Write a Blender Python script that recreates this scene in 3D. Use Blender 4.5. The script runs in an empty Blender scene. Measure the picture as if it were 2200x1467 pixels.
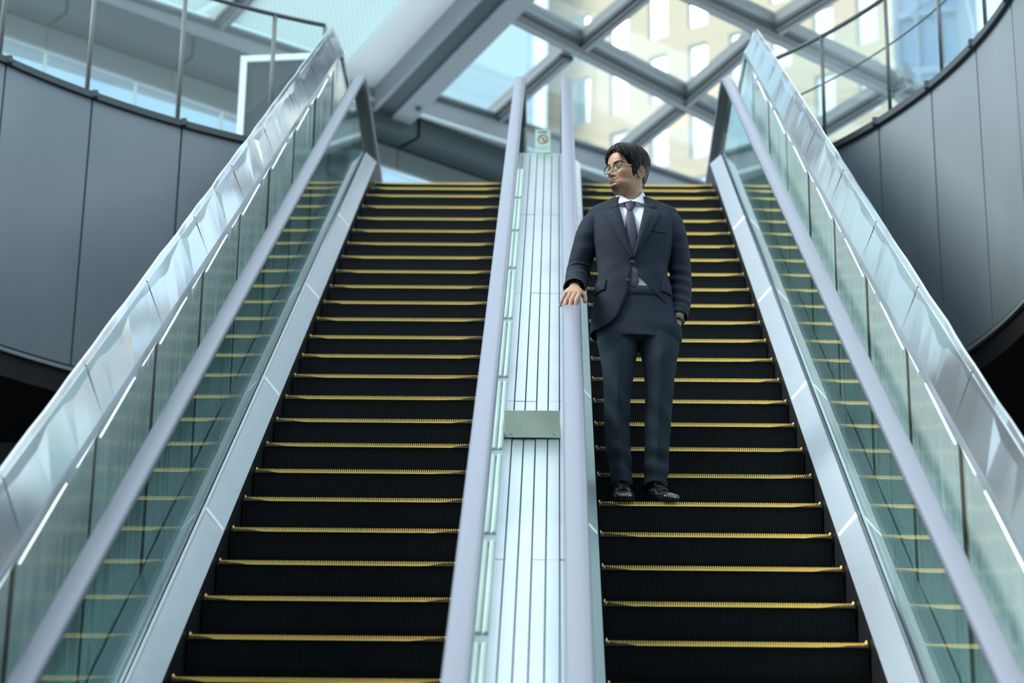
import bpy, bmesh, math, random
import numpy as np
from mathutils import Vector, Matrix
random.seed(7); rng = np.random.default_rng(7)
SC = bpy.context.scene
COL = SC.collection
R = math.radians

# ------------------------------------------------------------------ camera
cam = bpy.data.cameras.new('camera'); camo = bpy.data.objects.new('camera', cam); COL.objects.link(camo)
cam.sensor_width = 36.0; cam.lens = 85.0; cam.clip_end = 500; cam.clip_start = 0.1
_y, _p, _r = R(1.057), R(20.613), R(0.798)
_f = Vector((-math.sin(_y)*math.cos(_p), math.cos(_y)*math.cos(_p), math.sin(_p)))
_rt = Vector((math.cos(_y), math.sin(_y), 0)); _up = _rt.cross(_f)
_rr = _rt*math.cos(_r) + _up*math.sin(_r); _uu = -_rt*math.sin(_r) + _up*math.cos(_r)
camo.matrix_world = Matrix(((_rr.x, _uu.x, -_f.x, 0.089), (_rr.y, _uu.y, -_f.y, 0.0), (_rr.z, _uu.z, -_f.z, 1.6), (0, 0, 0, 1)))
cam.dof.use_dof = True; cam.dof.focus_distance = 10.75; cam.dof.aperture_fstop = 2.8
SC.camera = camo
# ------------------------------------------------------------------ sky and exposure
wd = bpy.data.worlds.new('overcast_sky'); SC.world = wd; wd.use_nodes = True
bg = wd.node_tree.nodes['Background']; bg.inputs[0].default_value = (0.74, 0.90, 1.0, 1); bg.inputs[1].default_value = 0.9
sun = bpy.data.lights.new('hazy_sun', 'SUN'); sun.energy = 2.3; sun.angle = R(24); sun.color = (1., .97, .92)
suno = bpy.data.objects.new('hazy_sun', sun); COL.objects.link(suno); suno.rotation_euler = Vector((.86, .30, -.74)).to_track_quat('-Z', 'Y').to_euler()
SC.view_settings.view_transform = 'Standard'; SC.view_settings.look = 'None'
SC.view_settings.exposure = 0.98; SC.view_settings.gamma = 1.0; SC.view_settings.use_curve_mapping = False

# ------------------------------------------------------------------ materials
def mat(name, color, rough=.5, metal=0., spec=.5, bump=None, tint=None, emis=None, coat=0.):
    """bump=(scale(3), strength, detail); tint=(scale(3), other colour, lo, hi)"""
    m = bpy.data.materials.new(name); m.use_nodes = True; nt = m.node_tree; b = nt.nodes['Principled BSDF']
    b.inputs['Base Color'].default_value = (*color, 1); b.inputs['Roughness'].default_value = rough
    b.inputs['Metallic'].default_value = metal; b.inputs['Specular IOR Level'].default_value = spec
    b.inputs['Coat Weight'].default_value = coat
    if emis: b.inputs['Emission Color'].default_value = (*emis[0], 1); b.inputs['Emission Strength'].default_value = emis[1]
    if bump or tint: tc = nt.nodes.new('ShaderNodeTexCoord')
    def noise(sc, detail=2.):
        mp = nt.nodes.new('ShaderNodeMapping'); mp.inputs['Scale'].default_value = sc
        nt.links.new(tc.outputs['Object'], mp.inputs[0])
        n = nt.nodes.new('ShaderNodeTexNoise'); n.inputs['Scale'].default_value = 1.; n.inputs['Detail'].default_value = detail
        nt.links.new(mp.outputs[0], n.inputs[0]); return n
    if bump:
        n = noise(bump[0], bump[2]); bn = nt.nodes.new('ShaderNodeBump'); bn.inputs['Strength'].default_value = bump[1]
        bn.inputs['Distance'].default_value = bump[3] if len(bump) > 3 else .02
        nt.links.new(n.outputs[0], bn.inputs['Height']); nt.links.new(bn.outputs[0], b.inputs['Normal'])
    if tint:
        n = noise(tint[0], 4.); mr = nt.nodes.new('ShaderNodeMapRange'); mr.inputs[1].default_value = tint[2]; mr.inputs[2].default_value = tint[3]
        nt.links.new(n.outputs[0], mr.inputs[0]); mx = nt.nodes.new('ShaderNodeMix'); mx.data_type = 'RGBA'
        mx.inputs[6].default_value = (*color, 1); mx.inputs[7].default_value = (*tint[1], 1)
        nt.links.new(mr.outputs[0], mx.inputs[0]); nt.links.new(mx.outputs[2], b.inputs['Base Color'])
    return m

def glass_mat(name, tint=(.9, .97, .95), rough=.0, bump=None, r0=.04):
    """thin architectural glass: clear tinted transmission, Schlick reflection"""
    m = bpy.data.materials.new(name); m.use_nodes = True; nt = m.node_tree; nt.nodes.clear(); L = nt.links.new
    out = nt.nodes.new('ShaderNodeOutputMaterial'); mix = nt.nodes.new('ShaderNodeMixShader')
    tr = nt.nodes.new('ShaderNodeBsdfTransparent'); tr.inputs[0].default_value = (*tint, 1)
    gl = nt.nodes.new('ShaderNodeBsdfAnisotropic') if False else nt.nodes.new('ShaderNodeBsdfGlossy')
    gl.inputs['Color'].default_value = (.93, 1., .98, 1); gl.inputs['Roughness'].default_value = rough
    geo = nt.nodes.new('ShaderNodeNewGeometry'); dot = nt.nodes.new('ShaderNodeVectorMath'); dot.operation = 'DOT_PRODUCT'
    L(geo.outputs['Normal'], dot.inputs[0]); L(geo.outputs['Incoming'], dot.inputs[1])
    ab = nt.nodes.new('ShaderNodeMath'); ab.operation = 'ABSOLUTE'; L(dot.outputs['Value'], ab.inputs[0])
    om = nt.nodes.new('ShaderNodeMath'); om.operation = 'SUBTRACT'; om.inputs[0].default_value = 1.; L(ab.outputs[0], om.inputs[1])
    pw = nt.nodes.new('ShaderNodeMath'); pw.operation = 'POWER'; L(om.outputs[0], pw.inputs[0]); pw.inputs[1].default_value = 5.
    ma = nt.nodes.new('ShaderNodeMath'); ma.operation = 'MULTIPLY_ADD'; L(pw.outputs[0], ma.inputs[0]); ma.inputs[1].default_value = 1-r0; ma.inputs[2].default_value = r0
    L(ma.outputs[0], mix.inputs[0]); L(tr.outputs[0], mix.inputs[1]); L(gl.outputs[0], mix.inputs[2]); L(mix.outputs[0], out.inputs[0])
    if bump:
        tc = nt.nodes.new('ShaderNodeTexCoord'); mp = nt.nodes.new('ShaderNodeMapping'); mp.inputs['Scale'].default_value = bump[0]
        n = nt.nodes.new('ShaderNodeTexNoise'); bn = nt.nodes.new('ShaderNodeBump'); bn.inputs['Strength'].default_value = bump[1]; bn.inputs['Distance'].default_value = .01
        n.inputs['Scale'].default_value = 1; L(tc.outputs['Object'], mp.inputs[0]); L(mp.outputs[0], n.inputs[0]); L(n.outputs[0], bn.inputs['Height']); L(bn.outputs[0], gl.inputs['Normal'])
    return m

M = {}
M['step_black'] = mat('black step casting', (.008, .011, .015), .45, 0., .22, tint=((220, 3, 70), (.16, .18, .19), .735, .80))
M['skirt_black'] = mat('black skirt', (.012, .013, .016), .4)
M['steel'] = mat('satin stainless', (.45, .50, .57), .33, .6, bump=((3., 3., 9.), .25, 2., .02))
M['steel_bright'] = mat('polished stainless', (.80, .85, .90), .16, 1.)
M['coping_steel'] = mat('oil canned stainless', (.74, .79, .83), .13, .85, bump=((.9, 1.3, 1.3), .30, .6, .06))
M['panel_steel'] = mat('greenish cladding steel', (.68, .80, .80), .12, .55, bump=((1., 5., .7), .20, 2., .04))
M['plank_steel'] = mat('brushed deck steel', (.70, .75, .79), .33, 1., bump=((3., 2., 2.), .12, 2., .02), tint=((2., 1.2, 1.2), (.58, .64, .70), .5, .75))
M['handrail'] = mat('lavender grey rubber', (.185, .205, .265), .30, 0., .55)
M['rubber_black'] = mat('black rubber', (.015, .015, .018), .5)
M['drum'] = mat('blue grey panel', (.19, .235, .265), .45, .15, tint=((1.2, 1.2, .8), (.23, .28, .31), .35, .7))
M['joint_olive'] = mat('olive joint seal', (.045, .045, .032), .6)
M['dark'] = mat('dark joint', (.012, .014, .016), .6)
M['glass'] = glass_mat('balustrade glass', (.86, .95, .93), 0., bump=((.6, 2., 1.2), .03))
M['rail_glass'] = glass_mat('gallery glass', (.93, .97, .97))
M['roof_glass'] = glass_mat('roof glass', (.93, .965, .98))
M['tube'] = mat('reflection streak glow', (.9, .95, .92), .4, emis=((.85, 1., .93), .55))  # glow for the painted reflection streaks on the parapets
M['tube_off'] = mat('unlit tube', (.52, .60, .58), .35)
M['box_olive'] = mat('grey green steel', (.36, .42, .36), .5, .1, tint=((8, 8, 8), (.42, .47, .40), .4, .7))
M['mullion'] = mat('grey aluminium', (.19, .20, .20), .5, .1)
M['mullion_dark'] = mat('dark gasket', (.05, .065, .075), .5)
M['beam_white'] = mat('white painted panel', (.93, .95, .97), .5)
M['beam_grey'] = mat('grey painted steel', (.27, .30, .32), .5)
M['fascia'] = mat('grey fascia panel', (.038, .055, .062), .5)
M['fascia_pale'] = mat('pale fascia band', (.11, .14, .14), .5)
M['white_paint'] = mat('pale frame', (.62, .72, .73), .45)
M['stone_floor'] = mat('pale stone floor', (.74, .75, .74), .45)
M['window_glass'] = glass_mat('blue tinted window', (.82, .89, .95))
M['concrete_floor'] = mat('dark stone floor', (.10, .105, .11), .4)
M['hall_wall'] = mat('hall wall', (.10, .115, .125), .6)
M['soffit_dark'] = mat('dark soffit', (.008, .009, .011), .7)
M['beige'] = mat('beige tile facade', (.50, .415, .295), .7, tint=((.5, .5, 2.), (.46, .40, .29), .4, .7))
M['win_pane'] = mat('sky mirroring window', (.97, .98, 1.), .08, .95)
M['win_frame'] = mat('window reveal', (.50, .60, .63), .5)

def stripes(name, c1, c2, scale, axis):
    m = mat(name, c1, .5); nt = m.node_tree; b = nt.nodes['Principled BSDF']
    tc = nt.nodes.new('ShaderNodeTexCoord'); w = nt.nodes.new('ShaderNodeTexWave'); w.bands_direction = axis; w.inputs['Scale'].default_value = scale
    mx = nt.nodes.new('ShaderNodeMix'); mx.data_type = 'RGBA'; mx.inputs[6].default_value = (*c1, 1); mx.inputs[7].default_value = (*c2, 1)
    nt.links.new(tc.outputs['Object'], w.inputs[0]); nt.links.new(w.outputs[0], mx.inputs[0]); nt.links.new(mx.outputs[2], b.inputs['Base Color']); return m
M['frit'] = stripes('fritted pane', (.54, .64, .65), (.66, .75, .76), 7., 'X')
_nt = M['frit'].node_tree; _tl = _nt.nodes.new('ShaderNodeBsdfTranslucent'); _mx = _nt.nodes.new('ShaderNodeMixShader'); _mx.inputs[0].default_value = .75
_nt.links.new([n for n in _nt.nodes if n.type == 'MIX'][0].outputs[2], _tl.inputs[0]); _o = [n for n in _nt.nodes if n.type == 'OUTPUT_MATERIAL'][0]
_nt.links.new(_nt.nodes['Principled BSDF'].outputs[0], _mx.inputs[1]); _nt.links.new(_tl.outputs[0], _mx.inputs[2]); _nt.links.new(_mx.outputs[0], _o.inputs[0])
M['louvre'] = stripes('pale louvre tower', (.36, .49, .54), (.40, .53, .58), 4., 'Z')
M['blue_glass'] = mat('blue tower glass', (.07, .15, .29), .4, 0.)
M['pale_facade'] = stripes('pale ribbed facade', (.78, .86, .92), (.86, .92, .96), 1.2, 'X')

# yellow worn step edge: solid in the middle, rubbed off towards both ends
def yellow_mat():
    m = mat('worn yellow edge', (.62, .43, .11), .5); nt = m.node_tree; b = nt.nodes['Principled BSDF']; L = nt.links.new
    N = nt.nodes.new
    tc = N('ShaderNodeTexCoord'); oi = N('ShaderNodeObjectInfo'); sx = N('ShaderNodeSeparateXYZ'); L(tc.outputs['Object'], sx.inputs[0])
    ab = N('ShaderNodeMath'); ab.operation = 'ABSOLUTE'; L(sx.outputs[0], ab.inputs[0])
    cb = N('ShaderNodeCombineXYZ'); mu = N('ShaderNodeMath'); mu.operation = 'MULTIPLY'; mu.inputs[1].default_value = 9.; L(sx.outputs[0], mu.inputs[0])
    rm = N('ShaderNodeMath'); rm.operation = 'MULTIPLY'; rm.inputs[1].default_value = 60.; L(oi.outputs['Random'], rm.inputs[0])
    mz = N('ShaderNodeMath'); mz.operation = 'MULTIPLY'; mz.inputs[1].default_value = 70.; L(sx.outputs[2], mz.inputs[0])
    L(mu.outputs[0], cb.inputs[0]); L(rm.outputs[0], cb.inputs[1]); L(mz.outputs[0], cb.inputs[2])
    n = N('ShaderNodeTexNoise'); n.inputs['Scale'].default_value = 1.; n.inputs['Detail'].default_value = 3.; L(cb.outputs[0], n.inputs[0])
    # wear = noise*0.30 + |x|*0.9 - z term ; worn when above threshold
    a1 = N('ShaderNodeMath'); a1.operation = 'MULTIPLY'; a1.inputs[1].default_value = .42; L(n.outputs[0], a1.inputs[0])
    a2 = N('ShaderNodeMath'); a2.operation = 'ADD'; L(a1.outputs[0], a2.inputs[0]); L(ab.outputs[0], a2.inputs[1])
    zz = N('ShaderNodeMath'); zz.operation = 'MULTIPLY'; zz.inputs[1].default_value = -25.; L(sx.outputs[2], zz.inputs[0])
    a3 = N('ShaderNodeMath'); a3.operation = 'ADD'; L(a2.outputs[0], a3.inputs[0]); L(zz.outputs[0], a3.inputs[1])
    e1 = N('ShaderNodeMath'); e1.operation = 'SUBTRACT'; e1.inputs[1].default_value = .36; L(ab.outputs[0], e1.inputs[0])
    e2 = N('ShaderNodeMath'); e2.operation = 'MAXIMUM'; e2.inputs[1].default_value = 0.; L(e1.outputs[0], e2.inputs[0])
    e3 = N('ShaderNodeMath'); e3.operation = 'MULTIPLY_ADD'; e3.inputs[1].default_value = 2.5; L(e2.outputs[0], e3.inputs[0]); L(a3.outputs[0], e3.inputs[2])
    mr = N('ShaderNodeMapRange'); mr.inputs[1].default_value = .98; mr.inputs[2].default_value = 1.03; L(e3.outputs[0], mr.inputs[0])
    mx = N('ShaderNodeMix'); mx.data_type = 'RGBA'; mx.inputs[6].default_value = (.98, .68, .17, 1); mx.inputs[7].default_value = (.05, .045, .03, 1)
    L(mr.outputs[0], mx.inputs[0]); L(mx.outputs[2], b.inputs['Base Color']); return m
M['yellow'] = yellow_mat()

# ------------------------------------------------------------------ mesh helpers
class MB:
    def __init__(s): s.v = []; s.f = []
    def add(s, vs, fs):
        k = len(s.v); s.v += [tuple(float(c) for c in v) for v in vs]; s.f += [tuple(i+k for i in f) for f in fs]; return s
    def box(s, a, b):
        x0, y0, z0 = a; x1, y1, z1 = b
        return s.add([(x0,y0,z0),(x1,y0,z0),(x1,y1,z0),(x0,y1,z0),(x0,y0,z1),(x1,y0,z1),(x1,y1,z1),(x0,y1,z1)],
                     [(3,2,1,0),(4,5,6,7),(0,1,5,4),(1,2,6,5),(2,3,7,6),(3,0,4,7)])
    def prism(s, poly, off):
        n = len(poly); off = Vector(off); p = [Vector(q) for q in poly]; q = [a+off for a in p]
        return s.add(p+q, [tuple(reversed(range(n))), tuple(range(n, 2*n))] + [(i, (i+1) % n, n+(i+1) % n, n+i) for i in range(n)])
    def loft(s, rings, closed=True, caps=True):
        n = len(rings[0]); k = len(rings); vs = [p for r in rings for p in r]; fs = []
        for j in range(k-1):
            for i in range(n if closed else n-1):
                a = j*n+i; b = j*n+(i+1) % n; fs.append((a, b, b+n, a+n))
        if caps and closed: fs += [tuple(reversed(range(n))), tuple(range((k-1)*n, k*n))]
        return s.add(vs, fs)
    def tube(s, pts, rad, n=8, caps=True):
        pts = [Vector(p) for p in pts]; rings = []
        if not hasattr(rad, '__len__'): rad = [rad]*len(pts)
        t0 = (pts[1]-pts[0]).normalized(); u = t0.orthogonal().normalized()
        for i, p in enumerate(pts):
            t = (pts[min(i+1, len(pts)-1)]-pts[max(i-1, 0)]).normalized(); u = (u-t*u.dot(t)).normalized(); w = t.cross(u)
            rings.append([p+(u*math.cos(2*math.pi*k/n)+w*math.sin(2*math.pi*k/n))*rad[i] for k in range(n)])
        return s.loft(rings, True, caps)
    def mesh(s, name, m=None, smooth=False, bevel=0):
        me = bpy.data.meshes.new(name); me.from_pydata(s.v, [], s.f)
        bm = bmesh.new(); bm.from_mesh(me)
        bmesh.ops.recalc_face_normals(bm, faces=bm.faces)
        if bevel: bmesh.ops.bevel(bm, geom=bm.edges[:], offset=bevel, segments=2, profile=.5, affect='EDGES')
        bm.to_mesh(me); bm.free()
        if m: me.materials.append(M[m] if isinstance(m, str) else m)
        if smooth: me.shade_smooth()
        return me

def obj(name, me, parent=None, loc=(0, 0, 0)):
    o = bpy.data.objects.new(name, me); COL.objects.link(o); o.location = loc
    if parent: o.parent = parent
    return o
def part(name, mb, m, parent=None, smooth=False, bevel=0, loc=(0, 0, 0)):
    return obj(name, mb.mesh(name, m, smooth, bevel), parent, loc)
def tag(o, label=None, cat=None, group=None, kind=None):
    if label: o['label'] = label
    if cat: o['category'] = cat
    if group: o['group'] = group
    if kind: o['kind'] = kind
    return o
def empty(name, loc=(0, 0, 0), rz=0):
    o = bpy.data.objects.new(name, None); COL.objects.link(o); o.location = loc; o.rotation_euler.z = rz; o.empty_display_size = .2; return o
def smooth_by_angle(me, ang=40):
    me.shade_smooth()
    bm = bmesh.new(); bm.from_mesh(me)
    for e in bm.edges:
        e.smooth = not (len(e.link_faces) == 2 and e.calc_face_angle(0) > R(ang))
    bm.to_mesh(me); bm.free()

# ------------------------------------------------------------------ escalator geometry frame
E = R(35); CE, SE, TE = math.cos(E), math.sin(E), math.tan(E)
OY, OZ = 1.8452, -1.0352                       # nosing line passes here (t = 0)
def pt(x, t, w): return (x, OY+t*CE-w*SE, OZ+t*SE+w*CE)
def line_z(y, w): return OZ + (y-OY)*TE + w/CE
def prof(y, w, zf, k=.12):                      # incline easing into the flat at height zf
    a = line_z(y, w); h = max(k-abs(a-zf), 0)/k
    return min(a, zf) - h*h*k*.25
def yt(t, w): return OY+t*CE-w*SE
def ys_for(t0, w, zf, y_end, extra=()):
    yc = OY + (zf - OZ - w/CE)/TE
    s = [yt(t0, w)] + [yc-.22+.44*i/10 for i in range(11)] + [y_end] + list(extra)
    return sorted(v for v in set(s) if v <= y_end)

T0 = 3.05
ZF = {'rail': 9.545, 'deck_in': 9.27, 'deck_out': 9.33, 'fold': 9.65, 'cope': 9.74}

# ================================================================== the setting
LZ = 8.90                                       # upper floor level
LC, LR = (0.3355, 10.996), 5.03                 # left drum
RC, RR = (-1.671, 12.751), 4.602                # right drum
def on_circ(c, r, a): return c[0]+r*math.cos(R(a)), c[1]+r*math.sin(R(a))
def arc(c, r, a0, a1, n): return [on_circ(c, r, a0+(a1-a0)*i/n) for i in range(n+1)]
def arc_slab(c, r0, r1, a0, a1, z0, z1, n=8):
    mb = MB(); A = arc(c, r0, a0, a1, n); B = arc(c, r1, a0, a1, n)
    return mb.loft([[(a[0], a[1], z0), (b[0], b[1], z0), (b[0], b[1], z1), (a[0], a[1], z1)] for a, b in zip(A, B)])

def drum(side, c, r, joints, a_end, z0, z1):
    w = empty('wall_'+side, (0, 0, 0)); tag(w, kind='structure')
    a_all = joints
    part('backing', arc_slab(c, r+.05, r+.16, a_all[0], a_all[-1], z0+.02, z1, 24), 'dark', w, smooth=False)
    for a, b in zip(a_all[:-1], a_all[1:]):
        g = math.degrees(.007/r)*(1 if b > a else -1)
        me = arc_slab(c, r, r+.035, a+g, b-g, z0+.03, z1-.035, 5).mesh('panel', 'drum'); smooth_by_angle(me); obj('panel', me, w)
    part('cap_rail', arc_slab(c, r-.03, r+.10, a_all[0], a_all[-1], z1-.035, z1+.012, 40), 'mullion_dark', w)
    part('bottom_trim', arc_slab(c, r-.012, r+.05, a_all[0], a_all[-1], z0-.012, z0+.012, 40), 'beam_grey', w)
    for a in a_all[1:-1]:
        x, y = on_circ(c, r-.03, a); part('cap_clip', MB().box((x-.018, y-.018, z1-.03), (x+.018, y+.018, z1+.02)), 'mullion_dark', w)
    return w
JL = [187.86-7.94*i for i in range(0, 9)] + [116.7, 110.]
JR = [-16.7+7.8*i for i in range(0, 7)] + [37.6, 44.6]
drum('left', LC, LR, JL, None, 6.92, 8.9)
drum('right', RC, RR, JR, None, 6.92, 8.9)

# dark ceiling of the lower hall outside the openings, upper floor slab, lower hall shell
def ring_plate(c, r, a0, a1, xo, z0, z1):
    mb = MB(); A = arc(c, r, a0, a1, 24); A = [(xo, A[0][1])] + A + [(xo, A[-1][1])]
    return mb.prism([(x, y, z0) for x, y in A], (0, 0, z1-z0))
tag(part('ceiling_left', ring_plate(LC, LR+.012, JL[0], JL[-1], -11, 6.75, 6.905), 'soffit_dark'), kind='structure')
tag(part('ceiling_right', ring_plate(RC, RR+.012, JR[0], JR[-1], 11, 6.75, 6.905), 'soffit_dark'), kind='structure')
tag(part('floor', MB().box((-11, -9, -.1), (11, 24, 0)), 'concrete_floor'), kind='structure')
mb = MB(); mb.box((-11.2, -9, 0), (-11, 24, 6.75)); tag(part('wall_far_left', mb, 'hall_wall'), kind='structure')
mb = MB(); mb.box((11, -9, 0), (11.2, 24, 6.75)); tag(part('wall_far_right', mb, 'hall_wall'), kind='structure')
mb = MB(); mb.box((-11, -9.2, 0), (11, -9, 8.6)); tag(part('wall_entrance', mb, 'hall_wall'), kind='structure')
mb = MB(); mb.box((-11, 19.0, 0), (11, 19.2, 8.5)); tag(part('wall_under_landing', mb, 'soffit_dark'), kind='structure')
# upper floor: landing between and behind the drums
tag(part('floor_upper', MB().box((-11, 16.5, 8.55), (11, 30, 8.895)), 'stone_floor'), kind='structure')

tag(part('ceiling_light_block', MB().box((-11, -9, 8.6), (11, 1.5, 8.895)), 'hall_wall'), kind='structure')  # unseen slab over the camera, added to cut low front light
# gallery glass balustrades on the drums
def gallery(side, c, r, joints, posts, z1, rail_z, postm, rad, mid=None):
    g = empty('glass_balustrade', (*on_circ(c, r, posts[len(posts)//2]), LZ))
    base = Vector(g.location)
    def sh(mb): mb.v = [tuple(Vector(v)-base) for v in mb.v]; return mb
    for a, b in zip(posts[:-1], posts[1:]):
        gg = math.degrees(.006/r)*(1 if b > a else -1)
        me = sh(arc_slab(c, r+.03, r+.042, a+gg, b-gg, LZ+.012, rail_z-.02, 6)).mesh('glass_pane', 'rail_glass'); smooth_by_angle(me); obj('glass_pane', me, g)
    for a in posts:
        x, y = on_circ(c, r+.036, a); part('post', sh(MB().tube([(x, y, LZ), (x, y, rail_z-.01)], rad, 10)), postm, g, smooth=True)
    P = [(*p, rail_z) for p in arc(c, r+.036, posts[0], posts[-1], 40)]
    part('top_rail', sh(MB().tube(P, .017, 8)), 'mullion_dark', g, smooth=True)
    if mid:
        P = [(*p, mid) for p in arc(c, r+.036, posts[0], posts[-1], 40)]
        part('middle_rail', sh(MB().tube(P, .007, 6)), 'mullion_dark', g, smooth=True)
    return g
PL = [188.6-8.0*i for i in range(0, 9)] + [116.75, 112.4]
PR = [-17.8+7.8*i for i in range(0, 7)] + [37.6, 43.6]
g = gallery('left', LC, LR, JL, PL, LZ, 9.95, 'mullion', .016)
tag(g, 'curved glass balustrade with round grey posts above the left panelled wall', 'balustrade')
g = gallery('right', RC, RR, JR, PR, LZ, 9.83, 'mullion_dark', .014, mid=9.45)
tag(g, 'curved glass balustrade with thin dark posts above the right panelled wall', 'balustrade')

# ------------------------------------------------------------------ glass roof and its beams (Z about 13)
def bar(a, b, width, z0, z1, ext=(0, 0), n='mullion'):
    a = Vector((a[0], a[1], 0)); b = Vector((b[0], b[1], 0)); d = (b-a).normalized(); a = a-d*ext[0]; b = b+d*ext[1]
    s = Vector((-d.y, d.x, 0))*width/2
    return MB().prism([a-s+Vector((0,0,z0)), b-s+Vector((0,0,z0)), b+s+Vector((0,0,z0)), a+s+Vector((0,0,z0))], (0, 0, z1-z0))
roof = empty('ceiling_glass_roof', (0, 0, 0)); tag(roof, kind='structure')
def mull(a, b, w=.17, ext=(0, 0), h=.22):
    o = part('mullion', bar(a, b, w, 13.0, 13.0+h, ext), 'mullion', roof)
    part('gasket', bar(a, b, w*1.5, 13.03, 13.075, ext), 'mullion_dark', o)
    part('cover_strip', bar(a, b, w*.36, 12.975, 13.0, ext), 'beam_grey', o)
A1 = ((-.35, 21.24), (1.71, 23.46)); A0 = ((1.40, 20.84), (2.16, 21.53))
mull(*A1, .16, (.9, 2.2), .24); mull(*A0, .16, (1.3, 2.8), .24)
for a, b, e in [((.94, 20.88), (.39, 21.89), (1.2, 0)), ((.20, 22.15), (-.55, 23.63), (0, .1)), ((2.77, 20.83), (2.32, 21.5), (1.2, 0)),
                ((1.95, 22.15), (1.53, 23.05), (.35, .1)), ((1.4, 23.41), (.80, 24.62), (.1, .1)), ((3.6, 22.9), (2.7, 24.4), (.3, 1)),
                ((-2.93, 20.89), (-3.5, 21.9), (1.2, 0)), ((-5.0, 19.2), (-5.6, 20.2), (1, .4))]:
    mull(a, b, .105, e)
# edge beam along the fascia: pale lower lip, dark gasket on top
EA, EB = Vector((-4.06, 20.90, 0)), Vector((1.72, 25.20, 0))
ed = (EB-EA).normalized()
def edge(name, off, wid, z0, z1, m, a=-4., b=5., par=roof):
    s = Vector((-ed.y, ed.x, 0)); p = EA+s*off-ed*(-a); q = EB+s*off+ed*b
    return part(name, bar(p, q, wid, z0, z1), m, par)
edge('edge_beam', .03, .06, 12.77, 13.08, 'beam_grey'); edge('edge_gasket', .0, .09, 12.99, 13.03, 'mullion_dark')
edge('edge_lip', -.01, .05, 12.745, 12.77, 'white_paint'); edge('edge_soffit', .70, 1.38, 12.78, 12.80, 'beam_grey')
# panes
def pane(pts, m, z=13.10): part('roof_pane', MB().prism([(x, y, z) for x, y in pts], (0, 0, .02)), m, roof)
pane([(-.45, 21.0), (.24, 21.95), (-.62, 23.6), (-1.3, 23.05)], 'roof_glass')
pane([(.34, 22.05), (1.62, 23.40), (.75, 24.6), (-.5, 23.68)], 'roof_glass')
pane([(1.75, 23.5), (3.5, 25.3), (2.6, 26.2), (.85, 24.7)], 'roof_glass')
pane([(.42, 21.88), (1.0, 20.75), (1.4, 20.95), (2.3, 21.6), (1.95, 22.15), (1.6, 23.2)], 'roof_glass')
pane([(2.38, 21.7), (4.0, 23.0), (2.9, 24.6), (1.72, 23.35), (2.0, 22.2)], 'roof_glass')
pane([(1.0, 20.6), (1.9, 19.2), (3.3, 20.2), (2.4, 21.5), (1.4, 20.8)], 'roof_glass')
pane([(2.5, 21.5), (3.4, 20.2), (5.4, 21.8), (4.2, 23.1)], 'roof_glass')
pane([(-.35, 21.1), (.9, 18.9), (1.9, 19.1), (.95, 20.8), (.35, 21.85)], 'roof_glass')
pane([(-3.0, 20.95), (-1.9, 18.9), (-.4, 19.4), (-2.05, 22.35), (-2.4, 22.1), (-3.42, 21.35)], 'frit')
pane([(-3.1, 20.9), (-2.0, 18.8), (-4.0, 17.6), (-5.1, 19.4), (-4.0, 20.85), (-3.5, 21.3)], 'frit')
# big diagonal beam
BD = Vector((-.437, .8995, 0)); BP = Vector((-.88, 20.68, 0)); BS = Vector((BD.y, -BD.x, 0))   # BS points right
def lane(s0, s1, z0, z1, a=-6., b=4.2):
    p = BP+BS*s0; q = BP+BS*s1
    return MB().prism([p+BD*a+Vector((0,0,z0)), p+BD*b+Vector((0,0,z0)), q+BD*b+Vector((0,0,z0)), q+BD*a+Vector((0,0,z0))], (0, 0, z1-z0))
bm_ = empty('ceiling_main_beam', (0, 0, 0)); tag(bm_, kind='structure')
part('white_panel', lane(-.40, .0, 12.90, 13.0), 'beam_white', bm_)
part('flange', lane(.0, .05, 12.66, 13.3), 'beam_grey', bm_)
part('slot', lane(.05, .26, 12.69, 13.3), 'mullion_dark', bm_)
part('flange', lane(.26, .50, 12.66, 13.3), 'beam_grey', bm_)
part('bolt_head', MB().tube([(-1.33, 22.55, 12.66), (-1.33, 22.55, 12.63)], .03, 8), 'mullion_dark', bm_)

# fascia below the roof edge, dark soffit step, clerestory windows
FD = Vector((math.cos(R(40.2)), math.sin(R(40.2)), 0)); FN = Vector((-FD.y, FD.x, 0)); FA = Vector((-4.52, 20.35, 0))
def fas(s0, s1, d0, d1, z0, z1):
    p = [FA+FD*s0+FN*d0, FA+FD*s1+FN*d0, FA+FD*s1+FN*d1, FA+FD*s0+FN*d1]
    return MB().prism([v+Vector((0, 0, z0)) for v in p], (0, 0, z1-z0))
fw = empty('wall_back', (0, 0, 0)); tag(fw, kind='structure')
part('fascia_backing', fas(-5, 12, .03, .5, 12.59, 12.80), 'dark', fw)
s = -5.0
for s in [-4.25+1.40*i for i in range(0, 10)]:
    part('fascia_panel', fas(s+.022, s+1.378, .0, .03, 12.56, 12.80), 'fascia', fw)
    part('soffit_panel', fas(s+.022, s+1.378, .0, .33, 12.545, 12.56), 'fascia', fw)
    part('band_panel', fas(s+.008, s+1.392, .36, .40, 12.31, 12.535), 'fascia_pale', fw)
part('shadow_gap', fas(-5, 12, .33, .5, 12.535, 12.59), 'dark', fw)
part('sill_wall', fas(-5, 12, .36, .5, 8.9, 11.0), 'fascia_pale', fw)
win = empty('window_1', (0, 0, 0)); tag(win, kind='structure')
for i in range(0, 17):
    s = -5+i*1.0; part('pane', fas(s+.02, s+.98, .44, .45, 11.0, 12.31), 'window_glass', win)
    part('window_bar', fas(s-.012, s+.012, .43, .46, 11.0, 12.31), 'white_paint', win)

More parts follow.
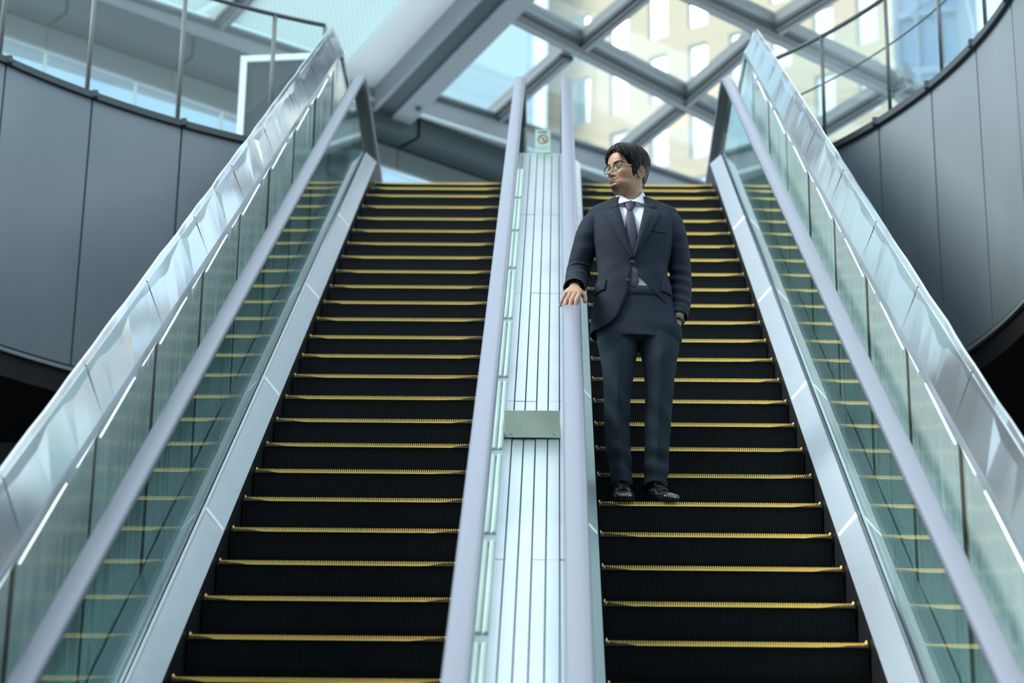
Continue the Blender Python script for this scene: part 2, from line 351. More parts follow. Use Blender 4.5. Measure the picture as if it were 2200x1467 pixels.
# framed dark glass screen standing on the gallery
fr = empty('glass_screen', (-2.25, 18.5, LZ), R(-6)); tag(fr, 'pale framed dark glass screen standing behind the left glass balustrade', 'screen')
x0, x1, z0, z1 = -.36, .55, .0, 2.26
part('frame', MB().box((x0, -.03, z0), (x0+.055, .03, z1)).box((x1-.055, -.03, z0), (x1, .03, z1)).box((x0+.055, -.03, z1-.055), (x1-.055, .03, z1)).box((x0+.055, -.03, z0), (x1-.055, .03, z0+.05)), 'white_paint', fr)
part('glass_pane', MB().box((x0+.055, -.008, z0+.05), (x1-.055, .008, z1-.055)), mat('smoked glass', (.022, .034, .037), .4, 0., .1), fr)

# ------------------------------------------------------------------ city behind the roof
FTH = R(-34); FB = Vector((-.3, 95, 0)); FDIR = Vector((math.cos(FTH), math.sin(FTH), 0)); FNRM = Vector((-FDIR.y, FDIR.x, 0))   # FNRM points away
bl = empty('building', FB, FTH); tag(bl, 'beige tiled tower block with rows of tall white windows behind the glass roof', 'building')
mb = MB(); W = .45
cols = [1.77-.0+1.957*k for k in range(0, 30)]; rows = [22.63+3.04*j for j in range(0, 17)]
# wall as piers and spandrels so that every window is a real opening
edges = [0.0]+[v for c_ in cols for v in (c_-W, c_+W)]+[60.5]
for i in range(0, len(edges), 2): mb.box((edges[i], 0, 0), (edges[i+1], .5, 80))
for c_ in cols:
    zs = [0]+[v for r_ in rows for v in (r_, r_+2.2)]+[80]
    for i in range(0, len(zs), 2): mb.box((c_-W, 0, zs[i]), (c_+W, .5, zs[i+1]))
mb.box((0, .5, 0), (60.5, 9, 80))
part('wall', mb, 'beige', bl)
fm = MB().box((-W, .10, 0), (-W+.07, .2, 2.2)).box((W-.07, .10, 0), (W, .2, 2.2)).box((-W+.07, .10, 0), (W-.07, .2, .07)).box((-W+.07, .10, 2.13), (W-.07, .2, 2.2)).mesh('window', 'win_frame')
pm = MB().box((-W+.07, .16, .07), (W-.07, .18, 2.13)).mesh('pane', 'win_pane')
for k in range(0, 13):
    for j in range(5, 13):
        o = obj('window', fm, bl, (cols[k], 0, rows[j])); obj('pane', pm, o)
lt = empty('building', (-16, 92, 0), R(4)); tag(lt, 'pale blue louvred tower seen through the roof glass left of the beige block', 'building')
part('wall', MB().box((-30, 0, 0), (15.2, 12, 90)), 'louvre', lt)
bt = empty('building', (8.05, 51, 0), R(-18)); tag(bt, 'slim blue glass tower behind the right glass balustrade', 'building')
part('wall', MB().box((.1, .12, 0), (1.5, 4, 60)), 'blue_glass', bt)
for x in (.0, .5, 1.0, 1.5): part('mullion', MB().box((x, 0, 0), (x+.09, .12, 60)), mat('blue mullion', (.10, .17, .27), .4), bt)
for z in np.arange(20, 40, 1.5): part('transom', MB().box((.09, .02, z), (1.5, .12, z+.16)), bpy.data.materials['blue mullion'], bt)
pf = empty('building', (9.9, 58, 0), R(-22)); tag(pf, 'white ribbed facade at the right edge beyond the blue glass tower', 'building')
part('wall', MB().box((0, 0, 0), (9, 5, 60)), 'pale_facade', pf)

# ================================================================== escalators
PITCH, SW = .402, .946
NCL = 105; CP = SW/NCL
def build_step_meshes():
    body = MB()
    body.box((-SW/2, .012, -.024), (SW/2, .345, -.013))                                   # tread plate
    for i in range(NCL):
        x = -SW/2+(i+.5)*CP; body.box((x-.0022, .034, -.013), (x+.0022, .335, 0))          # cleats
    xs = []
    for i in range(NCL): xs += [(-SW/2+i*CP, .0), (-SW/2+i*CP+.0040, .0), (-SW/2+i*CP+.0045, .0035), (-SW/2+i*CP+CP-.0005, .0035)]
    rows = [(.003, -.0180), (.009, -.05), (.018, -.12), (.036, -.19), (.058, -.236)]
    body.loft([[(x, y+dy, z) for x, dy in xs] for y, z in rows], closed=False)              # fluted riser
    body.box((-SW/2-.004, .02, -.20), (-SW/2, .30, -.02)).box((SW/2, .02, -.20), (SW/2+.004, .30, -.02))
    me = body.mesh('step', 'step_black')
    y = MB(); y.box((-SW/2, -.001, -.0182), (SW/2, .012, -.0125))
    for i in range(NCL):
        x = -SW/2+(i+.5)*CP; y.box((x-.0022, -.001, -.0125), (x+.0022, .034, 0))
    for s in (-1, 1):
        for k, hh in ((0, .006), (1, .016)):
            x = s*(SW/2-.003-(1-k)*.008)
            y.add([(x-.0025, 0, -.012), (x+.0025, 0, -.012), (x+.0025, .03, hh), (x-.0025, .03, hh), (x-.0025, .3, hh), (x+.0025, .3, hh), (x-.0025, .3, -.012), (x+.0025, .3, -.012)],
                  [(0, 1, 2, 3), (3, 2, 5, 4), (0, 3, 4, 6), (1, 7, 5, 2), (4, 5, 7, 6)])
    return me, y.mesh('yellow_edge', 'yellow')
STEP_ME, YEL_ME = build_step_meshes()

def strip(x0, w0, z0, x1, w1, z1, ya, yb, thick, m, name, parent):
    """sloped sheet between rail (x0,w0) and rail (x1,w1), from Y=ya to yb, following the incline into the flat"""
    n = max(2, int((yb-ya)/.08)) if yb > 14.5 else 3
    rings = []
    dx, dw = x1-x0, w1-w0; L_ = math.hypot(dx, dw); nx, nw = -dw/L_*thick, dx/L_*thick
    if nw > 0: nx, nw = -nx, -nw
    for i in range(n+1):
        y = ya+(yb-ya)*i/n
        a = (x0, y, prof(y, w0, z0)); b = (x1, y, prof(y, w1, z1))
        rings.append([a, b, (x1+nx, y, b[2]+nw), (x0+nx, y, a[2]+nw)])
    return part(name, MB().loft(rings), m, parent)

def rail_section():
    # handrail section (x, h): flattened rounded top, lips below
    P = []
    for i in range(13):
        a = math.pi*i/12; P.append((.040*math.copysign(abs(math.cos(a))**.65, math.cos(a)), -.012+.020*abs(math.sin(a))**.6))
    P += [(-.040, -.020), (-.033, -.026), (-.020, -.026), (.020, -.026), (.033, -.026), (.040, -.020)]
    return P
SEC = rail_section()
def sweep(sec, path, x, m, name, parent):
    rings = []
    for i, (y, z) in enumerate(path):
        a = path[max(i-1, 0)]; b = path[min(i+1, len(path)-1)]; t = Vector((0, b[0]-a[0], b[1]-a[1])).normalized(); n = Vector((0, -t.z, t.y))
        rings.append([(x+sx, y+n.y*h, z+n.z*h) for sx, h in sec])
    return part(name, MB().loft(rings), m, parent, smooth=True)

def handrail_path(w, zf):
    ys = ys_for(T0, w, zf, 18.0); P = [(y, prof(y, w, zf)) for y in ys]
    r = .34
    P += [(18.0+r*math.sin(a), zf-r+r*math.cos(a)) for a in [R(10*i) for i in range(1, 18)]]
    ya, za = P[0]; r2 = .3
    lead = []
    c = (ya, za); flat_z = line_z(yt(T0, w), w)
    lead = [(ya-.9, za-.16), (ya-.6, za-.15), (ya-.3, za-.11), (ya-.12, za-.06)]
    lead = [(ya-.9-.30*math.sin(R(a)), za-.16-.30+.30*math.cos(R(a))) for a in range(170, 5, -15)] + lead
    return lead+P

def escalator(xi, xo, tn, nsteps, base_label):
    """xi / xo: inner (centre) and outer skirt x; tn: t of a visible nosing, n steps counted around it"""
    sg = 1 if xo > xi else -1
    root = empty('escalator', ((xi+xo)/2, yt(T0, 0), 0)); root['category'] = 'escalator'; root['label'] = base_label
    base = Vector(root.location)
    inv = lambda o: setattr(o, 'location', Vector(o.location)-base) or o
    xm = (xi+xo)/2
    # steps on the incline, then two that flatten
    t = tn
    while t-PITCH > 3.4: t -= PITCH
    last = None
    while True:
        p = pt(xm, t, 0)
        if p[2] > 8.57: break
        o = obj('step', STEP_ME, root, Vector(p)-base); e = obj('yellow_edge', YEL_ME, o); last = p; t += PITCH
    for dz in (.205, .395):
        p = (last[0], last[1]+.329*(1 if dz < .3 else 2), last[2]+dz)
        o = obj('step', STEP_ME, root, Vector(p)-base); e = obj('yellow_edge', YEL_ME, o)
    yl = last[1]+.329*3; zl = last[2]+.395
    inv(part('comb_plate', MB().box((min(xi, xo)+.01, yl, zl-.05), (max(xi, xo)-.01, yl+1.2, zl-.002)), 'steel', root))
    # skirts (black) : inside faces at xi and xo
    for x, d in ((xi, -sg), (xo, sg)):
        y0, y1 = yt(T0, 0), 18.2
        ys = [y0]+list(np.linspace(15.8, 16.8, 8))+[y1]
        inv(part('skirt', MB().loft([[(x, y, prof(y, -.36, 8.8)), (x+d*.02, y, prof(y, -.36, 8.8)), (x+d*.02, y, prof(y, .028, 9.27)), (x, y, prof(y, .028, 9.27))] for y in ys]), 'skirt_black', root))
    # balustrades
    for side, x, d, xg, xh in (('inner', xi, -sg, sg*.172, sg*.166), ('outer', xo, sg, sg*1.338, sg*1.318)):
        xe = xg-d*.006                                     # deck stops at the glass
        tj = [T0]+[v for v in np.arange(3.25, 17.0, 2.03)]
        yj = [yt(v, .09) for v in tj]+[17.0, 18.2]
        for a, b in zip(yj[:-1], yj[1:]):
            inv(strip(x, .03, ZF['deck_in'], xe, .112, ZF['deck_out'], a+.002, b-.002, .012, 'steel', 'deck_panel', root))
        for y in yj[1:-2]:
            inv(strip(x+d*.004, .034, ZF['deck_in']+.004, xe-d*.004, .116, ZF['deck_out']+.004, y-.014, y+.014, .012, 'beam_white', 'deck_joint_strip', root))
        inv(strip(xe-d*.014, .118, ZF['deck_out']+.012, xe-d*.002, .120, ZF['deck_out']+.012, yt(T0, .15), 18.2, .02, 'steel_bright', 'glazing_bead', root))
        tg = [T0]+[v for v in np.arange(3.9, 15.6, 1.52)]; yg = [yt(v, .4) for v in tg]+[18.15]
        zft = 9.50
        for a, b in zip(yg[:-1], yg[1:]):
            n = 3 if b < 14 else 40
            rings = []
            for i in range(n+1):
                y = a+.0015+(b-a-.003)*i/n; lo = prof(y, .09, ZF['deck_out']-.03); hi = prof(y, .715, zft)
                rings.append([(xg-.005, y, lo), (xg+.005, y, lo), (xg+.005, y, hi), (xg-.005, y, hi)])
            inv(part('glass_panel', MB().loft(rings), 'glass', root))
        path = handrail_path(.75, ZF['rail'])
        inv(sweep(SEC, path, xh, 'handrail', 'handrail', root))
        lo = [(y, z-.034) for y, z in path[16:-16]]
        inv(sweep([(.034, .008), (-.034, .008), (-.034, -.022), (-.018, -.034), (.018, -.034), (.034, -.022)], lo, xh, 'rubber_black', 'handrail_guide', root))
    # outer decking between glass and parapet
    inv(strip(sg*1.345, .13, ZF['deck_out'], sg*1.448, .13, ZF['deck_out'], yt(T0, .15), 18.2, .012, 'steel', 'outer_deck', root))
    # truss cladding down below
    mb = MB(); xa, xb = min(xi, xo)-.05, max(xi, xo)+.05
    mb.loft([[(xa, y, prof(y, -.42, 8.4)), (xb, y, prof(y, -.42, 8.4)), (xb, y, max(prof(y, -1.0, 7.9), .01)), (xa, y, max(prof(y, -1.0, 7.9), .01))] for y in [yt(T0, 0)]+list(np.linspace(4.5, 18.5, 30))])
    inv(part('truss_casing', mb, 'skirt_black', root))
    return root
XI, XO = .275, 1.243
escalator(-XI, -XO, 7.826, 0, 'empty left escalator with black steps and yellow step edges')
escalator(XI, XO, 9.812, 0, 'right escalator with black yellow edged steps carrying the man')

# ------------------------------------------------------------------ centre decking between the two escalators
cd = empty('centre_decking', (0, yt(T0, .4), 0)); tag(cd, 'narrow silver plank decking between the two inner handrails', 'decking')
cb = Vector(cd.location)
def invc(o): o.location = Vector(o.location)-cb; return o
PX = [-.166, -.128, -.077, -.030, .018, .067, .115, .166]
WD = .40
tj = [T0, 3.9, 5.92, 7.94, 9.96, 11.98, 14.0, 16.1]
for a, b in zip(tj[:-1], tj[1:]):
    for i, (xa, xb) in enumerate(zip(PX[:-1], PX[1:])):
        dz = rng.uniform(-.0015, .0015); g = .0022
        P = [pt(xa+g, a+.003, WD+dz), pt(xb-g, a+.003, WD+dz), pt(xb-g, b-.003, WD+dz), pt(xa+g, b-.003, WD+dz)]
        nn = Vector(pt(0, 0, -1))-Vector(pt(0, 0, 0))
        invc(part('plank', MB().prism(P, nn*.012), 'plank_steel', cd, bevel=.0012))
nn = Vector(pt(0, 0, -1))-Vector(pt(0, 0, 0))
invc(part('underlay', MB().prism([pt(-.166, T0, WD-.016), pt(.166, T0, WD-.016), pt(.166, 16.1, WD-.016), pt(-.166, 16.1, WD-.016)], nn*.35), 'dark', cd))
invc(part('end_plate', MB().box((-.166, pt(0, 16.1, WD)[1], 8.2), (.166, pt(0, 16.1, WD)[1]+.01, pt(0, 16.1, WD)[2])), 'steel', cd))
# unlit light tubes under the left inner handrail
tt = [3.4, 4.35, 5.25, 6.2, 7.144, 8.121, 9.15, 10.244, 11.324, 12.445, 13.42, 14.4, 15.4]
for t0_, t1_ in zip(tt[:-1], tt[1:]):
    for dx in (-.147, -.121):
        invc(part('tube_or_glint', MB().tube([pt(dx, t0_+.045, WD+.016), pt(dx, t0_+.05, WD+.016), pt(dx, t1_-.05, WD+.016), pt(dx, t1_-.045, WD+.016)], [.007, .0115, .0115, .007], 10), 'tube_off', cd, smooth=True))
    invc(part('tube_socket', MB().prism([pt(-.158, t1_-.035, WD+.001), pt(-.110, t1_-.035, WD+.001), pt(-.110, t1_+.035, WD+.001), pt(-.158, t1_+.035, WD+.001)], nn*-.014), 'steel', cd))
# steel stop box
b0 = Vector(pt(0, 9.40, WD)); bx = empty('stop_box', b0); tag(bx, 'grey green steel box fixed across the centre decking', 'box')
bxr = lambda a, b: MB().box(a, b)
part('cover', MB().prism([(-.111, 0, .012), (-.111, 0, .122), (-.111, .17, .122), (-.111, .17, .118)], (.228, 0, 0)), 'box_olive', bx, bevel=.002)
part('lip', bxr((-.113, -.006, .004), (.119, .004, .012)), 'box_olive', bx)
part('dark_gap', bxr((-.046, .0, -.02), (.060, .03, .004)), 'dark', bx)  # dark block standing in for the shaded gap beneath the box
for x in (-.085, .092): part('screw', MB().tube([(x, -.001, .02), (x, -.004, .02)], .005, 8), 'steel', bx)
# no smoking style plate on the top end of the decking
e0 = Vector(pt(0, 16.1, WD)); sgn = empty('sign_plate', (e0.x, e0.y-.01, e0.z)); tag(sgn, 'small pale green prohibition sign plate at the top of the centre decking', 'sign')
S_G = mat('sign green white', (.52, .66, .58), .4); S_R = mat('sign red', (.42, .16, .12), .5); S_K = mat('sign dark', (.06, .10, .09), .5)
part('plate', MB().box((-.047, 0, .0), (.057, .004, .170)), S_G, sgn)
ringm = MB(); cx_, cz_, r1, r2 = .005, .098, .036, .026
o_ = [(cx_+r1*math.cos(R(a)), -.0015, cz_+r1*math.sin(R(a))) for a in range(0, 360, 12)]; i_ = [(cx_+r2*math.cos(R(a)), -.0015, cz_+r2*math.sin(R(a))) for a in range(0, 360, 12)]
ringm.loft([o_, i_, [(x, 0, z) for x, y, z in i_], [(x, 0, z) for x, y, z in o_], o_], caps=False)
part('prohibition_ring', ringm, S_R, sgn)
dd = .026*.72
part('slash', MB().prism([(cx_-dd-.004, -.0015, cz_+dd-.004+.004), (cx_-dd+.004, -.0015, cz_+dd+.004), (cx_+dd+.004, -.0015, cz_-dd+.004), (cx_+dd-.004, -.0015, cz_-dd-.004)], (0, .0014, 0)), S_R, sgn)
part('pictogram', MB().box((cx_-.004, -.0012, cz_-.018), (cx_+.014, 0, cz_+.012)), mat('sign grey', (.30, .36, .33), .5), sgn)
part('heading', MB().box((-.028, -.0012, .146), (-.016, 0, .157)).box((-.010, -.0012, .146), (.000, 0, .157)).box((.004, -.0012, .146), (.014, 0, .157)).box((.018, -.0012, .146), (.030, 0, .157)), S_K, sgn)
part('text_line', MB().box((-.034, -.0012, .038), (.044, 0, .043)).box((-.034, -.0012, .024), (.036, 0, .029)), mat('sign pale text', (.36, .48, .42), .5), sgn)
ge = part('glass_end_screen', MB().box((-.16, e0.y+.012, e0.z-.02), (.16, e0.y+.018, e0.z+.195)), 'rail_glass'); tag(ge, 'clear glass screen behind the prohibition sign at the decking end', 'glass screen')

# ------------------------------------------------------------------ parapets either side
def parapet(sg, label):
    root = empty('parapet_wall', (sg*1.45, yt(T0, 0), 0)); tag(root, label, 'parapet'); base = Vector(root.location)
    inv = lambda o: setattr(o, 'location', Vector(o.location)-base) or o
    X = sg*1.45; tj = [2.40+1.268*i for i in range(0, 13)]; yj = [yt(v, .45) for v in tj]
    yj[0] = yt(T0, 0); YE = 16.35
    yj = [y for y in yj if y < YE-.2]+[YE]
    for k, (a, b) in enumerate(zip(yj[:-1], yj[1:])):
        n = 3 if b < 14 else 16
        tl = rng.uniform(-.006, .006)
        rings = []
        for i in range(n+1):
            y = a+.022+(b-a-.044)*i/n; off = sg*(.004*math.sin(i/n*math.pi)+tl*(i/n-.5))
            rings.append([(X+off, y, prof(y, .12, 9.2)), (X+sg*.02, y, prof(y, .12, 9.2)), (X+sg*.02, y, prof(y, .925, ZF['fold'])), (X+off, y, prof(y, .925, ZF['fold']))])
        inv(part('wall_panel', MB().loft(rings), 'panel_steel', root))
        inv(part('joint_strip', MB().loft([[(X-sg*.003, y, prof(y, .12, 9.2)), (X+sg*.02, y, prof(y, .12, 9.2)), (X+sg*.02, y, prof(y, .905, ZF['fold'])), (X-sg*.003, y, prof(y, .905, ZF['fold']))] for y in (b-.021, b+.021)]), 'joint_olive', root))
        # glowing streaks that stand in for reflections in the wavy panels
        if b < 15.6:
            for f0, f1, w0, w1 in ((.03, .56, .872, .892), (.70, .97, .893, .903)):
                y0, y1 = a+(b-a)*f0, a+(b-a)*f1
                inv(part('tube_or_glint', MB().tube([(X-sg*.010, y0, prof(y0, w0, 9.40)), (X-sg*.010, y1, prof(y1, w1, 9.42))], .0042, 6), 'tube', root, smooth=True))
    # coping segments : inner lip, sloped top, outer drop
    sec = [(-.016, .905), (-.018, .945), (.062, 1.108), (.070, 1.108), (.074, .86), (.066, .86), (.060, 1.085), (.050, 1.090), (-.004, .945), (-.004, .905)]
    for k, (a, b) in enumerate(zip(yj[:-1], yj[1:])):
        n = 6 if b < 14 else 18
        rings = []
        ph = rng.uniform(0, 6); am = rng.uniform(.002, .005)
        for i in range(n+1):
            u = i/n; y = a+.0015+(b-a-.003)*u
            z0 = lambda w: prof(y, w, ZF['fold']+(w-.925)*1.0)
            rings.append([(X+sg*(dx+(am*math.sin(u*9+ph)*math.sin(u*math.pi) if 1 < j < 4 else 0)), y, z0(w)) for j, (dx, w) in enumerate(sec)])
        inv(part('coping', MB().loft(rings), 'coping_steel', root))
    ys = [yt(T0, 0)]+list(np.linspace(14.2, YE, 24))
    inv(part('core', MB().loft([[(X+sg*.02, y, max(prof(y, -.9, 8.2), .01)), (X+sg*.06, y, max(prof(y, -.9, 8.2), .01)), (X+sg*.06, y, prof(y, .93, ZF['fold'])), (X+sg*.02, y, prof(y, .93, ZF['fold']))] for y in ys]), 'skirt_black', root))
    inv(part('end_cover', MB().box((X-.02 if sg > 0 else X-.08, YE, 8.9), (X+.08 if sg > 0 else X+.02, YE+.012, ZF['fold']+.15)), 'steel', root))
parapet(-1, 'steel clad parapet wall with wavy reflective coping left of the left escalator')
parapet(1, 'steel clad parapet wall with wavy reflective coping right of the right escalator')

# ================================================================== the man
M['skin'] = mat('skin', (.40, .24, .155), .48, 0., .4)
M['cloth'] = mat('navy grey suit wool', (.014, .0215, .034), .8, 0., .15, bump=((500, 500, 500), .12, 2., .001), tint=((260, 260, 700), (.024, .034, .050), .40, .65))
M['cloth_dark'] = mat('suit lining', (.012, .013, .016), .8)
M['shirt'] = mat('pale blue white shirt', (.66, .73, .82), .7)
M['tie'] = mat('dusk violet tie', (.046, .047, .075), .6, 0., .3, bump=((700, 700, 200), .15, 2., .001))
M['hair'] = mat('black hair', (.004, .004, .005), .42, 0., .18)
M['leather'] = mat('black polished leather', (.010, .012, .014), .16, 0., .6, coat=.3)
M['sole'] = mat('black sole', (.005, .005, .005), .7, 0., .1)
M['gold'] = mat('gold wire', (.72, .56, .30), .25, 1.)
M['frame'] = mat('dark tortoise rim', (.020, .016, .012), .25)
M['lens'] = glass_mat('spectacle lens', (.975, .985, .97), 0., None, .012)
M['eye_white'] = mat('eye white', (.62, .58, .54), .3); M['iris'] = mat('dark iris', (.015, .010, .008), .15)
M['button'] = mat('dark horn button', (.03, .028, .028), .3)

def spl(tab):
    """Catmull-Rom through rows (key, v1, v2 ...), returns f(key) -> array"""
    T = np.array(sorted(tab), float); K = T[:, 0]; V = T[:, 1:]
    D = np.gradient(V, K, axis=0)
    def f(k):
        k = min(max(k, K[0]), K[-1]); i = min(max(np.searchsorted(K, k)-1, 0), len(K)-2); h = K[i+1]-K[i]; u = (k-K[i])/h
        return (2*u**3-3*u*u+1)*V[i]+(u**3-2*u*u+u)*h*D[i]+(-2*u**3+3*u*u)*V[i+1]+(u**3-u*u)*h*D[i+1]
    return f
MX, MY, MZ = .46, 10.065, pt(0, 9.812, 0)[2]
man = empty('person', (MX, MY, MZ)); ZSC = .990; man.scale = (1, 1, ZSC); tag(man, 'man in dark navy suit and round glasses standing with one hand on handrail', 'person')
def mpart(name, mb, m, parent=man, smooth=True, sub=0, solid=0, off=-1):
    o = part(name, mb, m, parent, smooth)
    if solid:
        s = o.modifiers.new('thick', 'SOLIDIFY'); s.thickness = solid; s.offset = off
    if sub:
        s = o.modifiers.new('soft', 'SUBSURF'); s.levels = sub; s.render_levels = sub
    return o

# ---- torso shape shared by shirt and jacket: z -> cx, a, front, back, yc
TOR = spl([(.80, -.012, .192, .118, .135, .012), (.86, -.014, .194, .120, .135, .012), (.95, -.015, .184, .119, .130, .010), (1.05, -.016, .172, .117, .120, .006),
           (1.14, -.018, .157, .113, .112, .002), (1.22, -.016, .168, .118, .115, .0), (1.30, -.014, .184, .122, .122, .004), (1.37, -.014, .193, .113, .125, .010),
           (1.415, -.0145, .199, .093, .118, .016), (1.448, -.0145, .203, .076, .104, .020), (1.466, -.015, .186, .066, .096, .022), (1.488, -.018, .135, .060, .088, .022), (1.510, -.022, .092, .056, .078, .022), (1.525, -.024, .070, .054, .068, .022)])
def tor_pt(az, z, off=0.):
    """az 0 = front, pi/2 = his left (+x)"""
    cx, a, f, b, yc = TOR(z); s, c = math.sin(az), math.cos(az); p = 2.5
    r = (abs(s)**p+abs(c)**p)**(-1/p)
    return (cx+(a+off)*r*s, yc-((f if c > 0 else b)+off)*r*c, z)
def tor_front(x, z, off=0.):
    cx, a, f, b, yc = TOR(z); q = min(abs((x-cx)/(a+off)), .9999); return yc-(f+off)*(1-q**2.5)**(1/2.5)
def az_of(x, z, off=0.):
    cx, a, f, b, yc = TOR(z); y = tor_front(x, z, off); return math.atan2((x-cx)/(a+off), (yc-y)/(f+off))

# ---- head: rings from crown to chin, on down the neck into the chest (one skin)
HC = Vector((-.044, -.012, 1.515)); HYAW = R(-51); HROLL = R(4); HPITCH = R(2)
HM = Matrix.Translation(HC) @ Matrix.Rotation(HYAW, 4, 'Z') @ Matrix.Rotation(HROLL, 4, 'Y') @ Matrix.Rotation(HPITCH, 4, 'X')
HEAD = spl([  # key: z ; front, back, half width, exponent
    (.000, .066, .060, .030, 1.8), (.010, .084, .063, .042, 1.85), (.020, .091, .067, .051, 2.0), (.032, .0905, .072, .0575, 2.2), (.045, .0925, .077, .0605, 2.25), (.060, .093, .082, .063, 2.05),
    (.075, .090, .088, .067, 2.1), (.095, .086, .094, .0705, 2.15), (.118, .0835, .098, .073, 2.2), (.132, .0905, .100, .0745, 2.25), (.150, .0925, .101, .076, 2.25),
    (.170, .090, .099, .0755, 2.2), (.190, .081, .092, .071, 2.1), (.208, .063, .076, .058, 2.05), (.220, .042, .053, .040, 2.0), (.227, .022, .030, .022, 2.0), (.2315, .004, .006, .004, 2.)])
def gz(v, c, s): return math.exp(-((v-c)/s)**2)
NOSE = spl([(.060, 0, .010), (.066, .0, .012), (.0715, .010, .0125), (.0765, .0235, .0125), (.082, .0275, .0115), (.088, .0255, .0095), (.098, .0185, .0085), (.108, .0125, .0075), (.117, .0085, .007), (.126, .004, .008), (.134, .0, .009)])
def head_pt(az, z):
    """az 0 front; returns head frame point with the facial relief"""
    f, b, w, p = HEAD(z); s, c = math.sin(az), math.cos(az)
    r = (abs(s)**p+abs(c)**p)**(-1/p)
    x = w*r*s; fy = (f if c > 0 else b)*r*c
    d = 0.
    if c > 0:
        if .060 < z < .134:
            h, wd = NOSE(z); d += max(h, 0)*math.exp(-(abs(x)/wd)**2.4)
        ax = abs(x)
        d += .0085*gz(ax, .0155, .0055)*gz(z, .0745, .0055)               # nostril wings
        d -= .0095*gz(ax, .032, .0155)*gz(z, .1165, .0095)                # eye sockets
        d += .0065*gz(ax, .034, .020)*gz(z, .1165, .0065)                 # lids over the ball
        d += .0045*gz(ax, .030, .020)*gz(z, .1345, .0065)                 # brow
        d += .0050*gz(ax, .050, .016)*gz(z, .094, .014)                   # cheek bone
        d -= .0045*gz(ax, .046, .016)*gz(z, .058, .018)                   # hollow cheek
        d += .0050*gz(ax, .0, .020)*gz(z, .0575, .0042)*(1-.25*gz(ax, 0, .004))   # upper lip
        d += .0055*gz(ax, .0, .017)*gz(z, .0455, .0048)                   # lower lip
        d -= .0050*gz(ax, .0, .021)*gz(z, .0517, .0017)                   # mouth line
        d -= .0030*gz(ax, .026, .006)*gz(z, .051, .006)                   # corners
        d -= .0030*gz(ax, .0, .004)*gz(z, .064, .004)                     # philtrum
        d += .0050*gz(ax, .0, .017)*gz(z, .016, .011)                     # chin
        d -= .0040*gz(ax, .0, .020)*gz(z, .0345, .0055)
        d -= .0030*gz(ax, .058, .012)*gz(z, .140, .016)                   # temple
    if z < .05: z = .05-(.05-z)*.82
    return Vector((x*(1+d*.25/.09), -(fy+d), z))
NA = 208
def az_list(n):
    u = np.linspace(0, 2*math.pi, n, endpoint=False); return [a-.42*math.sin(a) for a in u]      # denser at the face
AZ = az_list(NA)
zs = [.2315, .2305, .229, .226, .222, .217, .211, .204, .196]+list(np.linspace(.188, .142, 14))+list(np.linspace(.139, .030, 66))+list(np.linspace(.028, .006, 12))
def jaw_z(a, z):
    ab = abs((a+math.pi) % (2*math.pi)-math.pi); zb = np.interp(math.degrees(ab), [0, 22, 55, 85, 108, 135, 180], [.004, .006, .020, .034, .035, .035, .034])
    return z if z > zb+.004 else zb+.004*math.exp((z-zb-.004)/.010)
rings = [[HM @ head_pt(a, jaw_z(a, z)) for a in AZ] for z in zs]
nh = len(rings)
# below: jaw underside swings back to the neck; ring blends from head section to neck ellipse
def neck_pt(az, z, ):
    k = NECK(z); return Vector((k[0]+k[2]*math.sin(az), k[1]-k[3]*math.cos(az), z))
NECK = spl([(1.36, -.018, .022, .150, .085), (1.41, -.018, .022, .100, .058), (1.44, -.020, .018, .064, .050), (1.465, -.022, .014, .056, .052), (1.49, -.025, .010, .054, .055), (1.52, -.028, .007, .052, .054), (1.55, -.031, .006, .051, .053)])
base_ring = [head_pt(a, jaw_z(a, .006)) for a in AZ]
jw = [(.15, 0), (.3, 0), (.45, 0), (.6, 0), (.75, 0), (.9, 0), (1., 0)]
for u, dz in jw:
    rg = []
    for a, hp in zip(AZ, base_ring):
        wp = HM @ Vector((hp.x, hp.y, hp.z-.004))
        aw = a+HYAW                                       # same azimuth in the world
        q = neck_pt(aw, 1.515-.012*math.cos(a))
        q = Vector((q.x, q.y, q.z))
        fr = max(math.cos(a), 0)
        p = wp.lerp(q, u); p.z = wp.z*(1-u)+q.z*u + .004*math.sin(u*math.pi)*fr
        rg.append(p)
    rings.append(rg)
for z in (1.492, 1.480, 1.468, 1.455, 1.44, 1.425, 1.41, 1.385, 1.36):
    rings.append([neck_pt(a+HYAW, z) for a in AZ])
rings.append([Vector((TOR(1.30)[0]+(TOR(1.30)[1]-.035)*math.sin(a+HYAW), .004-(.085)*math.cos(a+HYAW), 1.28)) for a in AZ])
rings.append([Vector((-.012+.13*math.sin(a+HYAW), .004-.085*math.cos(a+HYAW), 1.12)) for a in AZ])
rings.append([Vector((-.006+.145*math.sin(a+HYAW), .006-.085*math.cos(a+HYAW), .92)) for a in AZ])
rings.append([Vector((-.0+.12*math.sin(a+HYAW), .006-.075*math.cos(a+HYAW), .80)) for a in AZ])
body = MB(); body.loft(rings)
def ring_on(path, radii, n=16, squash=1.):
    mb = MB(); mb.tube(path, radii, n); return mb
def join(dst, src): dst.add(src.v, src.f)
# legs inside the trousers, shin to ankle
for xs in ((-.085, -.088, -.072), (.092, .095, .080)):
    join(body, ring_on([(xs[0], .0, .86), (xs[1], -.012, .52), (xs[1], .02, .36), (xs[2], .045, .10)], [.062, .048, .045, .034]))
